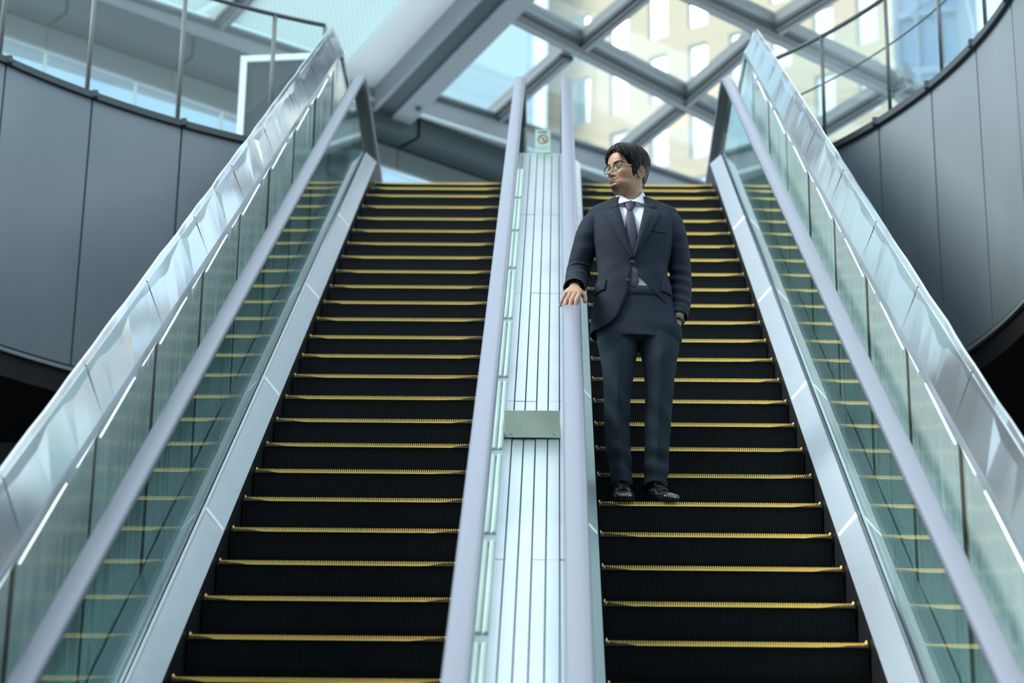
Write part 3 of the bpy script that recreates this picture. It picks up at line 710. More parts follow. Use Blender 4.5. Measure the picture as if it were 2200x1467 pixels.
# ears
def ear(side):
    mb = MB(); P = []
    n = 20
    def prof_e(k, f):                                       # outline of the ear, 0 = full, f -> towards the middle
        a = 2*math.pi*k/n; rx = .0175*(1+.18*math.sin(a)); rz = .031
        return rx*f*math.cos(a)-.004*math.sin(a), rz*f*math.sin(a)-.001
    lay = [(.50, -.010), (.95, -.004), (1.03, .004), (1.0, .0095), (.90, .0105), (.80, .0065), (.66, .0040), (.56, .0065), (.46, .0055), (.30, -.001), (.1, -.002)]
    for f, h in lay:
        rg = []
        for k in range(n):
            y, z = prof_e(k, f); lobe = 1 if z > -.018 else .85
            rg.append(HM @ Vector((side*(.0735+h*lobe+.010*max(y, -.01)/.02), .012+y*.92, .099+z)))
        P.append(rg)
    mb.loft(P); return mb
join(body, ear(1)); join(body, ear(-1))

# ---- arms: forearm, palm and five fingers fused by a voxel remesh
def fuse(mb, voxel, smooth_it=3):
    me = bpy.data.meshes.new('tmp'); me.from_pydata(mb.v, [], mb.f); o = bpy.data.objects.new('tmp', me); COL.objects.link(o)
    bm = bmesh.new(); bm.from_mesh(me); bmesh.ops.recalc_face_normals(bm, faces=bm.faces); bm.to_mesh(me); bm.free()
    r = o.modifiers.new('r', 'REMESH'); r.mode = 'VOXEL'; r.voxel_size = voxel
    s = o.modifiers.new('s', 'SMOOTH'); s.iterations = smooth_it; s.factor = .5
    dg = bpy.context.evaluated_depsgraph_get(); ev = o.evaluated_get(dg); m2 = bpy.data.meshes.new_from_object(ev)
    v = [tuple(p.co) for p in m2.vertices]; f = [tuple(p.vertices) for p in m2.polygons]
    bpy.data.objects.remove(o); bpy.data.meshes.remove(me); bpy.data.meshes.remove(m2)
    return v, f
def hand_mesh(mirror=1, curl=0., fan=.0):
    """hand frame: wrist at origin, fingers along +u, back of the hand +n, thumb on +l"""
    mb = MB()
    def T(u, l, n): return (u, l*mirror, n)
    # palm as lofted flattened rings
    pal = [(-.010, .0, .027, .0195, .0), (.012, .001, .030, .019, .001), (.035, .002, .037, .018, .002), (.060, .002, .0415, .0165, .003), (.085, .001, .0415, .0145, .003), (.098, .0, .038, .011, .001)]
    rg = []
    for u, lc, hw, hh, nc in pal:
        rg.append([T(u, lc+hw*math.copysign(abs(math.cos(t))**.75, math.cos(t)), nc+hh*math.copysign(abs(math.sin(t))**.8, math.sin(t))) for t in np.linspace(0, 2*math.pi, 20, endpoint=False)])
    mb.loft(rg)
    fing = [(.030, .090, .046, .026, .022, .0095, .04), (.0105, .094, .050, .031, .023, .0098, .0), (-.0095, .091, .047, .029, .022, .0095, -.04), (-.029, .083, .036, .022, .019, .0084, -.10)]
    for i, (l0, u0, a, b, c, r, sp) in enumerate(fing):
        sp = sp-fan; ang = .30+curl*.3; p = Vector((u0-.022, l0*.93, .002)); pts = [p]; d0 = Vector((math.cos(sp), math.sin(sp), 0))
        p = Vector((u0, l0, .003)); pts.append(p)
        for L_, da in ((a, .10), (b, .36+curl), (c, .30+curl*.7)):
            ang += da; p = p+(d0*math.cos(ang)+Vector((0, 0, -1))*math.sin(ang))*L_; pts.append(p)
        # knuckle-by-knuckle radii with soft bends
        fine, rad = [], []
        for k in range(len(pts)-1):
            for q in range(5):
                u = q/5; fine.append(pts[k].lerp(pts[k+1], u))
                kn = [r*1.05, r*1.10, r*1.03, r*.95, r*.80]; rr = kn[k]*(1-u)+kn[k+1]*u; rad.append(rr*(1-.07*math.sin(u*math.pi)))
        e = pts[-1]; dd = (pts[-1]-pts[-2]).normalized(); fine += [e, e+dd*r*.45, e+dd*r*.75]; rad += [r*.80, r*.62, r*.25]
        mb.tube([T(*v) for v in fine], rad, 12)
    th = [Vector((.012, .020, -.002)), Vector((.040, .042, -.010)), Vector((.066, .054, -.020)), Vector((.090, .056, -.032))]
    fine, rad = [], []
    tr = [.0165, .0130, .0112, .0090]
    for k in range(3):
        for q in range(5): u = q/5; fine.append(th[k].lerp(th[k+1], u)); rad.append(tr[k]*(1-u)+tr[k+1]*u)
    dd = (th[3]-th[2]).normalized(); fine += [th[3], th[3]+dd*.005, th[3]+dd*.008]; rad += [.009, .0068, .003]
    mb.tube([T(*v) for v in fine], rad, 12)
    return mb
def place(mb, o, u, l, n):
    u, l, n, o = Vector(u).normalized(), Vector(l).normalized(), Vector(n).normalized(), Vector(o)
    mb.v = [tuple(o+u*v[0]+l*v[1]+n*v[2]) for v in mb.v]; return mb
rail_x = .166-MX
def rail_top(y): return (line_z(MY+y, .75)+.010/CE-MZ)/ZSC
HU = Vector((-.10, -CE, -SE)).normalized(); HN = Vector((0, -SE, CE)); HL = Vector((1, 0, 0)); HL = (HL-HU*HL.dot(HU)).normalized(); HN = HL.cross(HU)*1.; HN = HN if HN.z > 0 else -HN
WR = Vector((rail_x+.012, -.150, rail_top(-.150)+.034))
h1 = place(hand_mesh(1, -.02, .22), WR, HU, HL, HN)
join(h1, ring_on([WR+HU*.012, WR+Vector((.0, .03, .014)), WR+Vector((.004, .10, .085)), Vector((-.262, .045, 1.15)), Vector((-.225, .025, 1.28)), Vector((-.165, .02, 1.36))], [.0245, .0265, .034, .038, .040, .036], 16))
v, f = fuse(h1, .0021, 2); body.add(v, f)
# other hand down in the trouser pocket
W2 = Vector((.178, -.030, .895)); U2 = Vector((-.22, -.10, -1)).normalized(); N2 = Vector((.9, -.35, -.1)); N2 = (N2-U2*N2.dot(U2)).normalized(); L2_ = N2.cross(U2); L2_ = L2_ if L2_.y < 0 else -L2_
h2 = place(hand_mesh(1, .1, 0), W2, U2, L2_, N2)
h2.v = [tuple(Vector(W2)+(Vector(q)-W2)*.86) for q in h2.v]
join(h2, ring_on([W2+U2*.01, W2-U2*.03, Vector((.195, .03, 1.03)), Vector((.197, .05, 1.13)), Vector((.180, .025, 1.28)), Vector((.135, .02, 1.36))], [.023, .025, .034, .038, .040, .036], 16))
v, f = fuse(h2, .0035, 2); body.add(v, f)
bo = mpart('body', body, 'skin')
# stubble, lips and warmth as a colour attribute in the head frame
me = bo.data; HI = HM.inverted(); ca = me.color_attributes.new('tone', 'FLOAT_COLOR', 'POINT')
for i, vv in enumerate(me.vertices):
    p = HI @ vv.co; p.z = p.z if p.z > .05 else .05-(.05-p.z)/.82; c = np.array((.40, .24, .152))
    if -.06 < p.z < .24 and abs(p.x) < .12 and abs(p.y) < .14:
        fz, ax = -p.y, abs(p.x)
        st = 0.
        if fz > .02:
            st = max(st, 1.3*gz(ax, 0, .027)*gz(p.z, .013, .017)); st = max(st, .8*gz(ax, .012, .016)*gz(p.z, .0665, .0038))
            st = max(st, .45*gz(p.z, .015, .022)*gz(ax, .035, .028)); st = max(st, .5*gz(ax, 0, .006)*gz(p.z, .034, .006))
            lip = gz(ax, 0, .021)*max(gz(p.z, .0575, .0042), gz(p.z, .0458, .0048)) if fz > .075 else 0
            c = c*(1-lip)+np.array((.33, .155, .135))*lip
            ml = gz(ax, 0, .021)*gz(p.z, .0517, .0014); c = c*(1-.7*ml)
        st = min(st, 1.); c = c*(1-.8*st)+np.array((.05, .042, .038))*.8*st
    ca.data[i].color = (*c, 1)
nt = M['skin'].node_tree; at = nt.nodes.new('ShaderNodeVertexColor'); at.layer_name = 'tone'; nt.links.new(at.outputs[0], nt.nodes['Principled BSDF'].inputs['Base Color'])
M['skin'].node_tree.nodes['Principled BSDF'].inputs['Subsurface Weight'].default_value = .08
M['skin'].node_tree.nodes['Principled BSDF'].inputs['Subsurface Radius'].default_value = (.01, .004, .002)

# ---- eyes, brows, glasses
for s in (1, -1):
    c = Vector((s*.0285, -.0695, .1150)); e = MB()
    rg = [[HM @ (c+Vector((.0105*math.sin(t)*math.cos(a), -.0105*math.cos(t), .0105*math.sin(t)*math.sin(a)))) for a in np.linspace(0, 2*math.pi, 16, endpoint=False)] for t in np.linspace(.03, 2.2, 12)]
    eo = mpart('eye', e.loft(rg), 'eye_white')
    gd = Vector((-.10, -1, .0)).normalized(); q = c+gd*.0101
    rg = []
    for r_, dd in ((.0058, -.0012), (.0052, .0004), (.003, .0009), (.0005, .001)):
        rg.append([HM @ (q+gd*dd+Vector((r_*math.cos(a), 0, r_*math.sin(a)))) for a in np.linspace(0, 2*math.pi, 14, endpoint=False)])
    mpart('iris', MB().loft(rg), 'iris', eo)
    # upper lid line and lower lid
    for zz, rr, mm in ((.0052, .0016, 'hair'), (-.0062, .0010, 'skin')):
        P = [HM @ (c+Vector((x, -math.sqrt(max(.0115**2-x*x-(zz*(1-(x/.016)**2))**2, 1e-6)), zz*(1-(x/.0155)**2)-.0006))) for x in np.linspace(-.0106, .0106, 11)]
        mpart('eyelid' if mm == 'skin' else 'eyelash', MB().tube(P, [rr*(.4+.6*math.sin(math.pi*k/10)) for k in range(11)], 6), mm)
    bp = []
    for x in np.linspace(.013, .052, 12):
        az = math.asin(min(x/.0745, 1)); z = .1325+.0065*math.sin((x-.013)/.039*2.4); h = head_pt(s*az*.98, z); bp.append(HM @ (h+Vector((0, -.0012, 0))))
    mpart('eyebrow', MB().tube(bp, [.0008+.0012*math.sin(math.pi*(k+1.5)/14) for k in range(12)], 6), 'hair')
gl = empty('glasses', (0, 0, 0)); gl.parent = man
gl['label'] = 'round glasses with dark rims and gold bridge and temples'
RC_ = .0215
for s in (1, -1):
    c = Vector((s*.0340, -.0925, .1120)); tl = Matrix.Rotation(s*R(7), 4, 'Z') @ Matrix.Rotation(R(-6), 4, 'X')
    P = [HM @ (c+tl @ Vector((RC_*math.cos(a), 0, RC_*1.0*math.sin(a)))) for a in np.linspace(0, 2*math.pi, 33)]
    mpart('rim', MB().tube(P, .0021, 8, False), 'frame', gl)
    disc = [[HM @ (c+tl @ Vector((r_*math.cos(a), d_, r_*math.sin(a)))) for a in np.linspace(0, 2*math.pi, 24, endpoint=False)] for r_, d_ in ((.0005, -.0010), (.012, -.0008), (RC_, .0), (RC_, .0012), (.012, .0004), (.0005, .0002))]
    mpart('lens', MB().loft(disc), 'lens', gl)
    a0 = c+tl @ Vector((s*RC_, 0, .007)); P = [HM @ p for p in (a0, a0+Vector((s*.006, .006, .001)), Vector((s*.070, -.060, .120)), Vector((s*.0775, -.02, .1215)), Vector((s*.0785, .012, .1205)), Vector((s*.077, .028, .108)))]
    mpart('temple', MB().tube(P, .0012, 6), 'gold', gl)
P = [HM @ Vector((x, -.0975-.005*math.cos(x/.0125*1.5), .1180+.0028*math.cos(x/.0125*1.5))) for x in np.linspace(-.0130, .0130, 9)]
mpart('bridge', MB().tube(P, .0013, 6), 'gold', gl)

# ---- hair: shell over the skull with combed grooves plus loose fringe strands
def hair_thick(az, z):
    """az in (-pi, pi], 0 front, + = his left (the side towards the viewer's right)"""
    ab = abs(az)
    line = np.interp(ab, [0, .35, .70, .95, 1.15, 1.35, 1.55, 1.72, 1.9, 2.3, math.pi], [.188, .184, .170, .132, .116, .070, .088, .122, .088, .040, .026])
    t = (z-line)/.020
    if t <= 0: return 0.
    t = min(t, 1.); t = t*t*(3-2*t)
    base = np.interp(z, [.03, .08, .13, .17, .20, .2315], [.003, .005, .008, .012, .017, .021])
    fr = np.interp(ab, [0, .8, 1.6, math.pi], [.011, .006, .0, .0])*np.interp(z, [.15, .19, .23], [.7, 1., .4])
    if 1.2 < ab < 1.45 and z < .12: base *= .45                      # sideburn lies close
    return t*(base+fr)
zs_h = [.2315, .2305, .229, .226, .222, .217, .211, .204, .196]+list(np.linspace(.19, .022, 84))
azh = list(np.linspace(-math.pi, math.pi, 240, endpoint=False))
hv = MB(); idx = {}
rgs = []
for j, z in enumerate(zs_h):
    rg = []
    for a in azh:
        th = hair_thick(a, z); p = head_pt(a, z); f_, b_, w_, _ = HEAD(z)
        nrm = Vector((p.x/max(w_, .01)**1, p.y/max(f_, .01), (z-.10)/.13*np.interp(z, [.1, .2, .23], [.1, .7, 1.6]))).normalized()
        if th > 0:
            sw = a*3+z*60
            th2 = th*(1+.10*math.sin(44*a+30*z+2*math.sin(9*a))+.07*math.sin(97*a-22*z)+.05*math.sin(17*a+90*z))
        else: th2 = -.006
        rg.append(HM @ (p+nrm*th2))
    rgs.append(rg)
hv.loft(rgs)
hm_ = mpart('hair', hv, 'hair')
st = MB()
def strand(p0, p1, p2, p3, r0, r1=.0003, n=9):
    P = []
    for i in range(n):
        u = i/(n-1); P.append(HM @ (Vector(p0)*(1-u)**3+Vector(p1)*3*u*(1-u)**2+Vector(p2)*3*u*u*(1-u)+Vector(p3)*u**3))
    st.tube(P, [(r0+(r1-r0)*(k/(n-1))**1.5)*min(1., .12+k*.5) for k in range(n)], 5)
rs = random.Random(3)
def surf(az, z, off): 
    p = head_pt(az, z); n = Vector((p.x, p.y, 0)).normalized(); return p+n*off
for i in range(70):      # fringe sweeping from the parting across to his right, tips hanging on the temple
    a0 = rs.uniform(.05, .95); z0 = rs.uniform(.205, .226)
    if i < 34:           # falls to the viewer's right side of the forehead
        a1 = rs.uniform(.62, 1.15); z1 = rs.uniform(.118, .160) if i < 10 else rs.uniform(.135, .17)
        strand(surf(a0*.5, z0, .020), surf(a0*.6+.05, .205, .034), surf(a1*.85, .185, .022), surf(a1, z1, .0045), rs.uniform(.0018, .0030))
    else:                # lifts over the forehead to the far side
        a1 = -rs.uniform(.25, .85); z1 = rs.uniform(.150, .182)
        strand(surf(.25, .222, .020), surf(.0, .215, .030), surf(a1*.7, .207, .030), surf(a1, z1, rs.uniform(.004, .014)), rs.uniform(.0018, .0032))
for i in range(26):      # lifted wavy top over the forehead
    a0 = rs.uniform(-.6, .8); p = surf(a0, rs.uniform(.200, .220), .016); d = Vector((-.016+rs.uniform(-.008, .008), .006+rs.uniform(-.008, .010), 0))
    strand(p-d, p-d*.3+Vector((0, 0, rs.uniform(.008, .014))), p+d*.4+Vector((0, 0, rs.uniform(.008, .014))), p+d+Vector((0, 0, -.004)), rs.uniform(.0016, .0028))
mpart('hair_strands', st, 'hair', hm_)

# ---- shirt, collar, tie
sb = MB(); rg = []
for z in list(np.linspace(.98, 1.44, 24))+[1.450]:
    rg.append([tor_pt(a, z, -.013) for a in np.linspace(0, 2*math.pi, 64, endpoint=False)])
for z, rx, ry in ((1.458, .090, .070), (1.470, .066, .063), (1.482, .062, .0605)):
    rg.append([(-.0265+rx*math.sin(a), .012-ry*math.cos(a), z) for a in np.linspace(0, 2*math.pi, 64, endpoint=False)])
sh = mpart('shirt', sb.loft(rg), 'shirt')
NCX, NCY = -.0265, .012
def collar_pt(az, z, r): return (NCX+r*.96*math.sin(az), NCY-r*math.cos(az), z)
for s in (1, -1):
    cb_ = MB(); rows = []
    for u in np.linspace(0, 1, 22):
        az = s*(R(4)+(math.pi-R(4))*u); d = math.degrees(abs(az))
        zt = np.interp(d, [4, 25, 60, 110, 180], [1.470, 1.489, 1.530, 1.546, 1.548]); zb = np.interp(d, [4, 30, 46, 62, 110, 180], [1.466, 1.458, 1.4545, 1.474, 1.495, 1.503])
        rt = np.interp(d, [4, 60, 180], [.0700, .0625, .0605]); rb = np.interp(d, [4, 46, 70, 180], [.0740, .0885, .0790, .0700])
        rows.append([collar_pt(az, zt+(zb-zt)*v, rt+(rb-rt)*v**.8) for v in np.linspace(0, 1, 6)])
    mpart('collar', cb_.loft(rows, closed=False), 'shirt', sh, solid=.0028, off=0)
tb = MB(); rows = []
def tie_row(z, x0, x1, off, bulge): return [(x0+(x1-x0)*v, tor_front(x0+(x1-x0)*v, min(z, 1.445), off)-bulge*math.sin(math.pi*v)-max(z-1.40, 0)*.10, z) for v in np.linspace(0, 1, 9)]
for u in np.linspace(0, 1, 20):
    z = 1.418-.258*u; cx = -.0335+.010*u; hw = np.interp(u, [0, .12, .5, 1], [.0095, .0165, .0265, .0280]); rows.append(tie_row(z, cx-hw, cx+hw, -.006, .006))
tie = mpart('tie', tb.loft(rows, closed=False), 'tie', solid=.004, off=0)
kb = MB(); rows = []
for z, hw, bl_ in ((1.472, .0300, .012), (1.462, .0300, .019), (1.446, .0225, .023), (1.424, .0140, .019), (1.412, .0105, .014), (1.408, .009, .006)):
    c = -.032; rows.append([(c+hw*math.sin(t), tor_front(c, min(z, 1.455), -.008)-bl_*math.cos(t)-max(z-1.43, 0)*.06, z) for t in np.linspace(-math.pi, math.pi, 20, endpoint=False)])
mpart('knot', kb.loft(rows), 'tie', tie)
tb = MB(); rows = []
for u in np.linspace(0, 1, 8):
    z = 1.112-.090*u; cx = -.021+.002*u; hw = .024 if u < .72 else .024*(1-u)/.28+.001; rows.append(tie_row(z, cx-hw, cx+hw, -.006, .004))
mpart('tie_tip', tb.loft(rows, closed=False), 'tie', tie, solid=.003, off=0)

# ---- jacket: two fronts meeting at the button, open V above and cutaway below
XL = spl([(.835, -.200), (.850, -.140), (.870, -.110), (.926, -.075), (1.023, -.041), (1.09, -.031), (1.145, -.022), (1.18, -.030), (1.25, -.045), (1.33, -.062), (1.43, -.084), (1.47, -.088), (1.51, -.082)])
XR = spl([(.835, .186), (.87, .180), (.92, .155), (1.009, .073), (1.058, .026), (1.10, -.004), (1.145, -.018), (1.18, -.018), (1.25, -.004), (1.33, .014), (1.43, .034), (1.47, .038), (1.51, .033)])
def fold_noise(az, z, k):
    return .0022*math.sin(z*38+3*az+k)*gz(z, 1.13, .10)+.0016*math.sin(z*60-5*az+k)*gz(z, 1.10, .06)
jk = MB()
zz = [.838, .842, .85, .86]+list(np.linspace(.88, 1.40, 44))+[1.41, 1.42, 1.43, 1.44, 1.45, 1.457, 1.464, 1.472, 1.48, 1.488, 1.496, 1.504]
for s, X_, off in ((-1, XL, .0015), (1, XR, -.0015)):
    rows = []
    for z in zz:
        zr = z
        ae = az_of(float(X_(z)[0]), z); rows.append([])
        for u in np.linspace(0, 1, 40):
            az = s*math.pi*(1-u)+ae*u
            if s < 0: az = -math.pi*(1-u)+ae*u
            z2 = zr+(.012*(1-u)**2 if z < .87 else 0)
            p = Vector(tor_pt(az, z2, off*u+fold_noise(az, z, s)))
            rows[-1].append(p)
    jk.loft(rows, closed=False)
jo = mpart('jacket', jk, 'cloth', solid=.004, off=-1)
def patch(name, left, right, n=18, m=7, base=.004, roll=.006, mname='cloth', par=jo, roll_at=.35):
    """cloth laid over the chest between two edge polylines given as (x, z)"""
    def along(pl, u):
        pl = [Vector(p) for p in pl]; L_ = [0]
        for a, b in zip(pl[:-1], pl[1:]): L_.append(L_[-1]+(b-a).length)
        t = u*L_[-1]
        for i in range(len(pl)-1):
            if t <= L_[i+1]+1e-9: return pl[i].lerp(pl[i+1], (t-L_[i])/max(L_[i+1]-L_[i], 1e-9))
        return pl[-1]
    rows = []
    for u in np.linspace(0, 1, n):
        a, b = along(left, u), along(right, u)
        rw = []
        for v in np.linspace(0, 1, m):
            q = a.lerp(b, v); o = base+roll*math.sin(math.pi*min(v/roll_at/2, 1))*(1 if v < roll_at*2 else 0)
            rw.append((q.x, tor_front(q.x, min(q.y, 1.50), o), q.y))
        rows.append(rw)
    return mpart(name, MB().loft(rows, closed=False), mname, par, solid=.003, off=1)
# lapels: inner = fold line from neck to button ; outer = tip then diagonal back to the button
patch('lapel', [(-.082, 1.430), (-.062, 1.33), (-.043, 1.245), (-.022, 1.160)], [(-.124, 1.418), (-.153, 1.400), (-.128, 1.345), (-.085, 1.258), (-.026, 1.158)])
patch('lapel', [(.033, 1.430), (.015, 1.33), (-.003, 1.245), (-.021, 1.160)], [(.080, 1.420), (.108, 1.402), (.086, 1.345), (.043, 1.258), (-.017, 1.158)])
patch('jacket_collar', [(-.076, 1.500), (-.084, 1.465), (-.082, 1.432)], [(-.100, 1.490), (-.122, 1.446), (-.116, 1.4235)], n=10, m=6, base=.005, roll=.003)
patch('jacket_collar', [(.030, 1.500), (.036, 1.465), (.033, 1.432)], [(.060, 1.490), (.082, 1.446), (.074, 1.4265)], n=10, m=6, base=.005, roll=.003)
patch('pocket_flap', [(-.184, 1.062), (-.197, 1.012)], [(-.138, 1.069), (-.145, 1.020)], n=6, m=8, base=.003, roll=.002)
patch('breast_pocket', [(.066, 1.2980), (.066, 1.2945)], [(.134, 1.3020), (.134, 1.2985)], n=3, m=8, base=-.0012, roll=.0003)
patch('pocket_flap', [(.110, 1.062), (.104, 1.012)], [(.150, 1.055), (.152, 1.005)], n=6, m=8, base=.002, roll=.001)
for x, z in ((-.022, 1.146), (-.045, 1.058)):
    y = tor_front(x, z, .0065)
    rg = [[(x+r_*math.cos(a), y-d_, z+r_*math.sin(a)) for a in np.linspace(0, 2*math.pi, 16, endpoint=False)] for r_, d_ in ((.0085, -.002), (.0085, .0015), (.0070, .0028), (.0055, .0018), (.0005, .0018))]
    mpart('button', MB().loft(rg), 'button', jo)
def sleeve(path, radii, k, wr):
    """path points with elliptical rings and wrinkles near the elbow"""
    P = [Vector(p) for p in path]; K = list(range(len(P))); f = spl([(i, *p, *r) for i, (p, r) in enumerate(zip(P, radii))])
    rows = []; N = 34
    ts = np.linspace(0, len(P)-1, 56); u = None
    for i, t in enumerate(ts):
        q = f(t); q2 = f(min(t+.02, len(P)-1)); q1 = f(max(t-.02, 0)); d = Vector(q2[:3]-q1[:3]).normalized()
        sx = Vector((1, 0, 0)); sx = (sx-d*sx.dot(d)).normalized(); sy = d.cross(sx)
        row = []
        for j in range(N):
            a = 2*math.pi*j/N; w = 0
            for (tc, amp, fr, tw) in wr: w += amp*gz(t, tc, .75)*math.sin(fr*t+tw*math.cos(a+k)+k)*(.55+.45*math.cos(a-k))
            row.append(Vector(q[:3])+sx*(q[3]+w)*math.cos(a)+sy*(q[4]+w)*math.sin(a))
        rows.append(row)
    # turn the cuff in
    last = rows[-1]; c = sum(last, Vector())/N; rows.append([c+(p-c)*.90+Vector((0, 0, .002)) for p in last]); 
    inn = rows[-4]; c2 = sum(inn, Vector())/N; rows.append([c2+(p-c2)*.86 for p in inn])
    return MB().loft(rows, True, False)
CUF = WR-HU*.022
p1 = [(-.140, .014, 1.395), (-.183, .014, 1.392), (-.212, .018, 1.335), (-.240, .032, 1.25), (-.262, .040, 1.165), (-.270, .0, 1.105), (-.276, -.070, 1.048), tuple(Vector(CUF)+Vector((-.002, .004, .004)))]
r1_ = [(.040, .046), (.056, .060), (.061, .067), (.056, .064), (.053, .058), (.052, .054), (.049, .047), (.050, .044)]
mpart('sleeve', sleeve(p1, r1_, .5, [(4.4, .0085, 10, 2.4), (5.6, .0055, 12, 2.5), (2.6, .0040, 7, 2.0)]), 'cloth', jo, sub=1)
p2 = [(.112, .014, 1.395), (.153, .014, 1.392), (.174, .016, 1.32), (.190, .030, 1.24), (.197, .042, 1.14), (.197, .028, 1.05), (.190, .002, .97), (.182, -.022, .915)]
r2_ = [(.040, .046), (.054, .060), (.054, .066), (.051, .063), (.050, .058), (.050, .054), (.046, .049), (.041, .045)]
mpart('sleeve', sleeve(p2, r2_, 2.2, [(4.3, .0075, 10, 2.2), (5.8, .006, 10, 2.4), (2.4, .0036, 7, 2.0)]), 'cloth', jo, sub=1)
# wrist watch just above the pocket
wp = MB(); c = W2-U2*.004
rows = [[c+U2*h+(L2_*math.cos(a)+N2*math.sin(a))*(.0285+d_) for a in np.linspace(0, 2*math.pi, 24, endpoint=False)] for h, d_ in ((-.008, .0), (-.008, .003), (.008, .003), (.008, .0))]
wo = mpart('watch', wp.loft(rows, True, False), 'leather'); wo['label'] = 'dark wrist watch strap at the pocket'

# ---- trousers
PEL = spl([(.60, .003, .150, .085, .095, .0), (.70, .004, .168, .098, .108, .004), (.76, .006, .182, .106, .118, .006), (.84, .007, .188, .110, .124, .008), (.92, .004, .182, .108, .120, .008), (1.0, -.006, .166, .106, .112, .004), (1.055, -.014, .153, .104, .104, .0), (1.068, -.014, .152, .103, .103, .0)])
def leg_rows(tab, side):
    f = spl(tab); rows = []
    for z in list(np.linspace(tab[0][0], tab[-1][0], 54)):
        cx, cy, a, fr, bk = f(z); row = []
        for j in range(36):
            t = 2*math.pi*j/36; s, c = math.sin(t), math.cos(t); p = 2.15
            r = (abs(s)**p+abs(c)**p)**(-1/p)
            cr = .017*max(0, 1-abs(math.atan2(s, c))/.75)*np.interp(z, [.14, .30, .6, .84], [.6, 1, .8, .2])               # pressed crease
            fo = max(c, 0)**.7
            w = fo*(.0085*math.sin(z*60+2.6*math.sin(t+side)+side)*gz(z, .235, .075)+.0060*math.sin(z*40+3.6*s+side)*gz(z, .44, .12)+.0040*math.sin(z*30-2.5*s)*gz(z, .74, .08))+.0025*math.sin(z*60+side)*gz(z, .18, .06)
            row.append((cx+(a+w)*r*s, cy-((fr if c > 0 else bk)+w)*r*c-cr*(c > 0), z+.010*c*(z < .16)))
        rows.append(row)
    return rows
LEGL = [(.126, -.068, .030, .047, .073, .066), (.165, -.071, .029, .0475, .068, .063), (.20, -.073, .028, .049, .066, .062), (.28, -.082, .022, .053, .064, .064), (.40, -.090, .012, .055, .064, .068), (.52, -.090, -.004, .059, .070, .074), (.62, -.086, -.004, .066, .080, .084), (.72, -.084, .002, .079, .092, .098), (.80, -.084, .006, .090, .098, .108), (.86, -.075, .008, .085, .092, .105)]
LEGR = [(.124, .076, .024, .052, .070, .066), (.165, .078, .024, .052, .067, .063), (.20, .080, .024, .053, .066, .062), (.28, .083, .020, .054, .064, .064), (.40, .088, .010, .057, .066, .068), (.52, .094, -.002, .061, .070, .074), (.62, .097, -.002, .066, .080, .084), (.72, .098, .002, .078, .092, .098), (.80, .096, .006, .089, .098, .108), (.86, .085, .008, .085, .092, .105)]
tm = MB(); tm.loft(leg_rows(LEGL, -1)); tm.loft(leg_rows(LEGR, 1))
rows = []
for z in np.linspace(.800, 1.034, 26):
    cx, a, f_, b_, yc = PEL(z); row = []
    for t in np.linspace(0, 2*math.pi, 64, endpoint=False):
        s, c = math.sin(t), math.cos(t); p = 2.3; r = (abs(s)**p+abs(c)**p)**(-1/p)
        w = .004*math.sin(z*50+4*s)*gz(z, .80, .07)*(c > 0)+.012*gz(s, .75, .22)*gz(z, .86, .07)*(c > 0)
        row.append((cx+(a+w)*r*s, yc-((f_ if c > 0 else b_)+w)*r*c, z))
    rows.append(row)
tm.loft(rows)
v, f = fuse(tm, .004, 6)
tr = mpart('trousers', MB().add(v, f), 'cloth')
wb = MB(); rows = []
for z, o in ((.994, .002), (.996, .004), (1.034, .004), (1.036, .001)):
    cx, a, f_, b_, yc = PEL(z); rows.append([(cx+(a+o)*(abs(math.sin(t))**2.3+abs(math.cos(t))**2.3)**(-1/2.3)*math.sin(t), yc-((f_ if math.cos(t) > 0 else b_)+o)*(abs(math.sin(t))**2.3+abs(math.cos(t))**2.3)**(-1/2.3)*math.cos(t), z) for t in np.linspace(0, 2*math.pi, 48, endpoint=False)])
mpart('waistband', wb.loft(rows, True, False), 'cloth', tr)

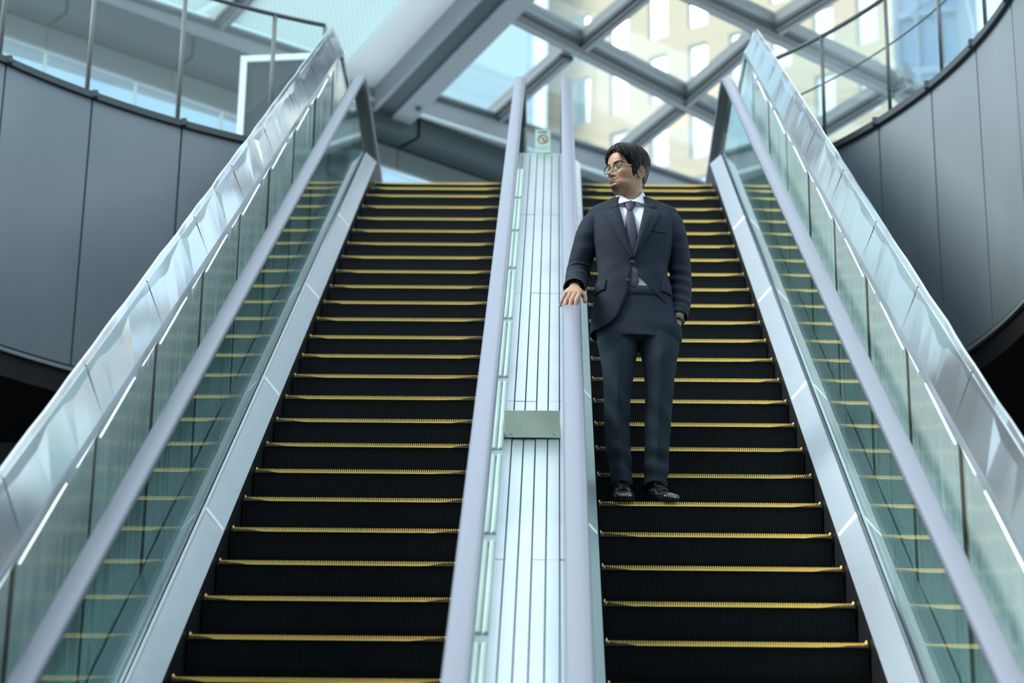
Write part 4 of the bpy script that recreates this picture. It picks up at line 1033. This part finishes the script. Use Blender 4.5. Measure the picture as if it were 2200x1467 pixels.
# ---- socks and shoes
for x0_, x1_ in ((-.069, -.076), (.080, .086)):
    mpart('sock', ring_on([(x0_, .020, .07), (x0_, .020, .11), (x1_, .024, .19), (x1_, .02, .27)], [.040, .040, .041, .045], 16), 'cloth_dark')
def shoe(loc, rz, mirror):
    o = empty('shoe', loc, rz); o.parent = man
    # rows along the length: y (toe = -), half width, top height, centre x
    tab = spl([(-.150, .010, .022, .004), (-.142, .030, .036, .004), (-.120, .043, .046, .004), (-.085, .049, .061, .003), (-.045, .047, .082, .0), (-.005, .042, .110, -.002), (.035, .037, .124, -.002), (.075, .035, .116, -.001), (.105, .033, .098, .0), (.122, .026, .078, .0), (.132, .008, .060, .0)])
    rows = []
    for y in list(np.linspace(-.150, .132, 40)):
        w, h, cx = tab(y); row = []
        for t in np.linspace(0, math.pi, 15):
            row.append((mirror*cx+w*math.copysign(abs(math.cos(t))**.6, math.cos(t)), y, .014+(h-.014)*math.sin(t)**.62))
        rows.append(row)
    ob = mpart('upper', MB().loft(rows), 'leather', o)
    sr = []
    out = [(mirror*tab(y)[2]+(tab(y)[0]+.004), y) for y in np.linspace(-.150, .132, 22)]+[(mirror*tab(y)[2]-(tab(y)[0]+.004), y) for y in np.linspace(.132, -.150, 22)]
    out = [(x, y-.004 if y < -.14 else y) for x, y in out]
    mpart('sole', MB().prism([(x, y, .0005) for x, y in out], (0, 0, .0155)), 'sole', o, smooth=False)
    tc = []                                               # toe cap seam
    w, h, cx = tab(-.092)
    for t in np.linspace(.1, math.pi-.1, 15): tc.append((mirror*cx+(w+.0006)*math.copysign(abs(math.cos(t))**.6, math.cos(t)), -.092-.012*math.sin(t)+.012, .0146+(h-.014)*math.sin(t)**.62))
    mpart('toe_cap_seam', MB().tube(tc, .0016, 6), 'leather', o)
    # eyelet facings, tongue and laces
    for s in (-1, 1):
        rw = []
        for y in np.linspace(-.052, .010, 8):
            w, h, cx = tab(y); rw.append([(mirror*cx+s*(.006+q*.018), y, .016+(h-.014)*math.sqrt(max(1-((.006+q*.018)/w)**2.2, .05))+.0022) for q in (0, .33, .66, 1)])
        mpart('facing', MB().loft(rw, closed=False), 'leather', o, solid=.002, off=1)
    for i, y in enumerate(np.linspace(-.048, .004, 5)):
        w, h, cx = tab(y); P = [(mirror*cx+x, y+.004*math.cos(x*180), .016+(h-.014)*math.sqrt(max(1-(abs(x)/w)**2.2, .05))+.0048) for x in np.linspace(-.0185, .0185, 9)]
        mpart('lace', MB().tube(P, .0019, 6), 'rubber_black', o)
    w, h, cx = tab(.008)
    for s in (-1, 1):
        P = [(mirror*cx+s*.003, .006, h+.006), (mirror*cx+s*.016, -.004, h+.010), (mirror*cx+s*.030, -.016, h-.002), (mirror*cx+s*.034, -.010, h-.014), (mirror*cx+s*.016, .004, h+.004)]
        mpart('bow', MB().tube(P, .0017, 6), 'rubber_black', o)
    return o
shoe((-.066, -.052, .0002), R(-4), 1)
shoe((.088, -.046, .0002), R(24), -1)
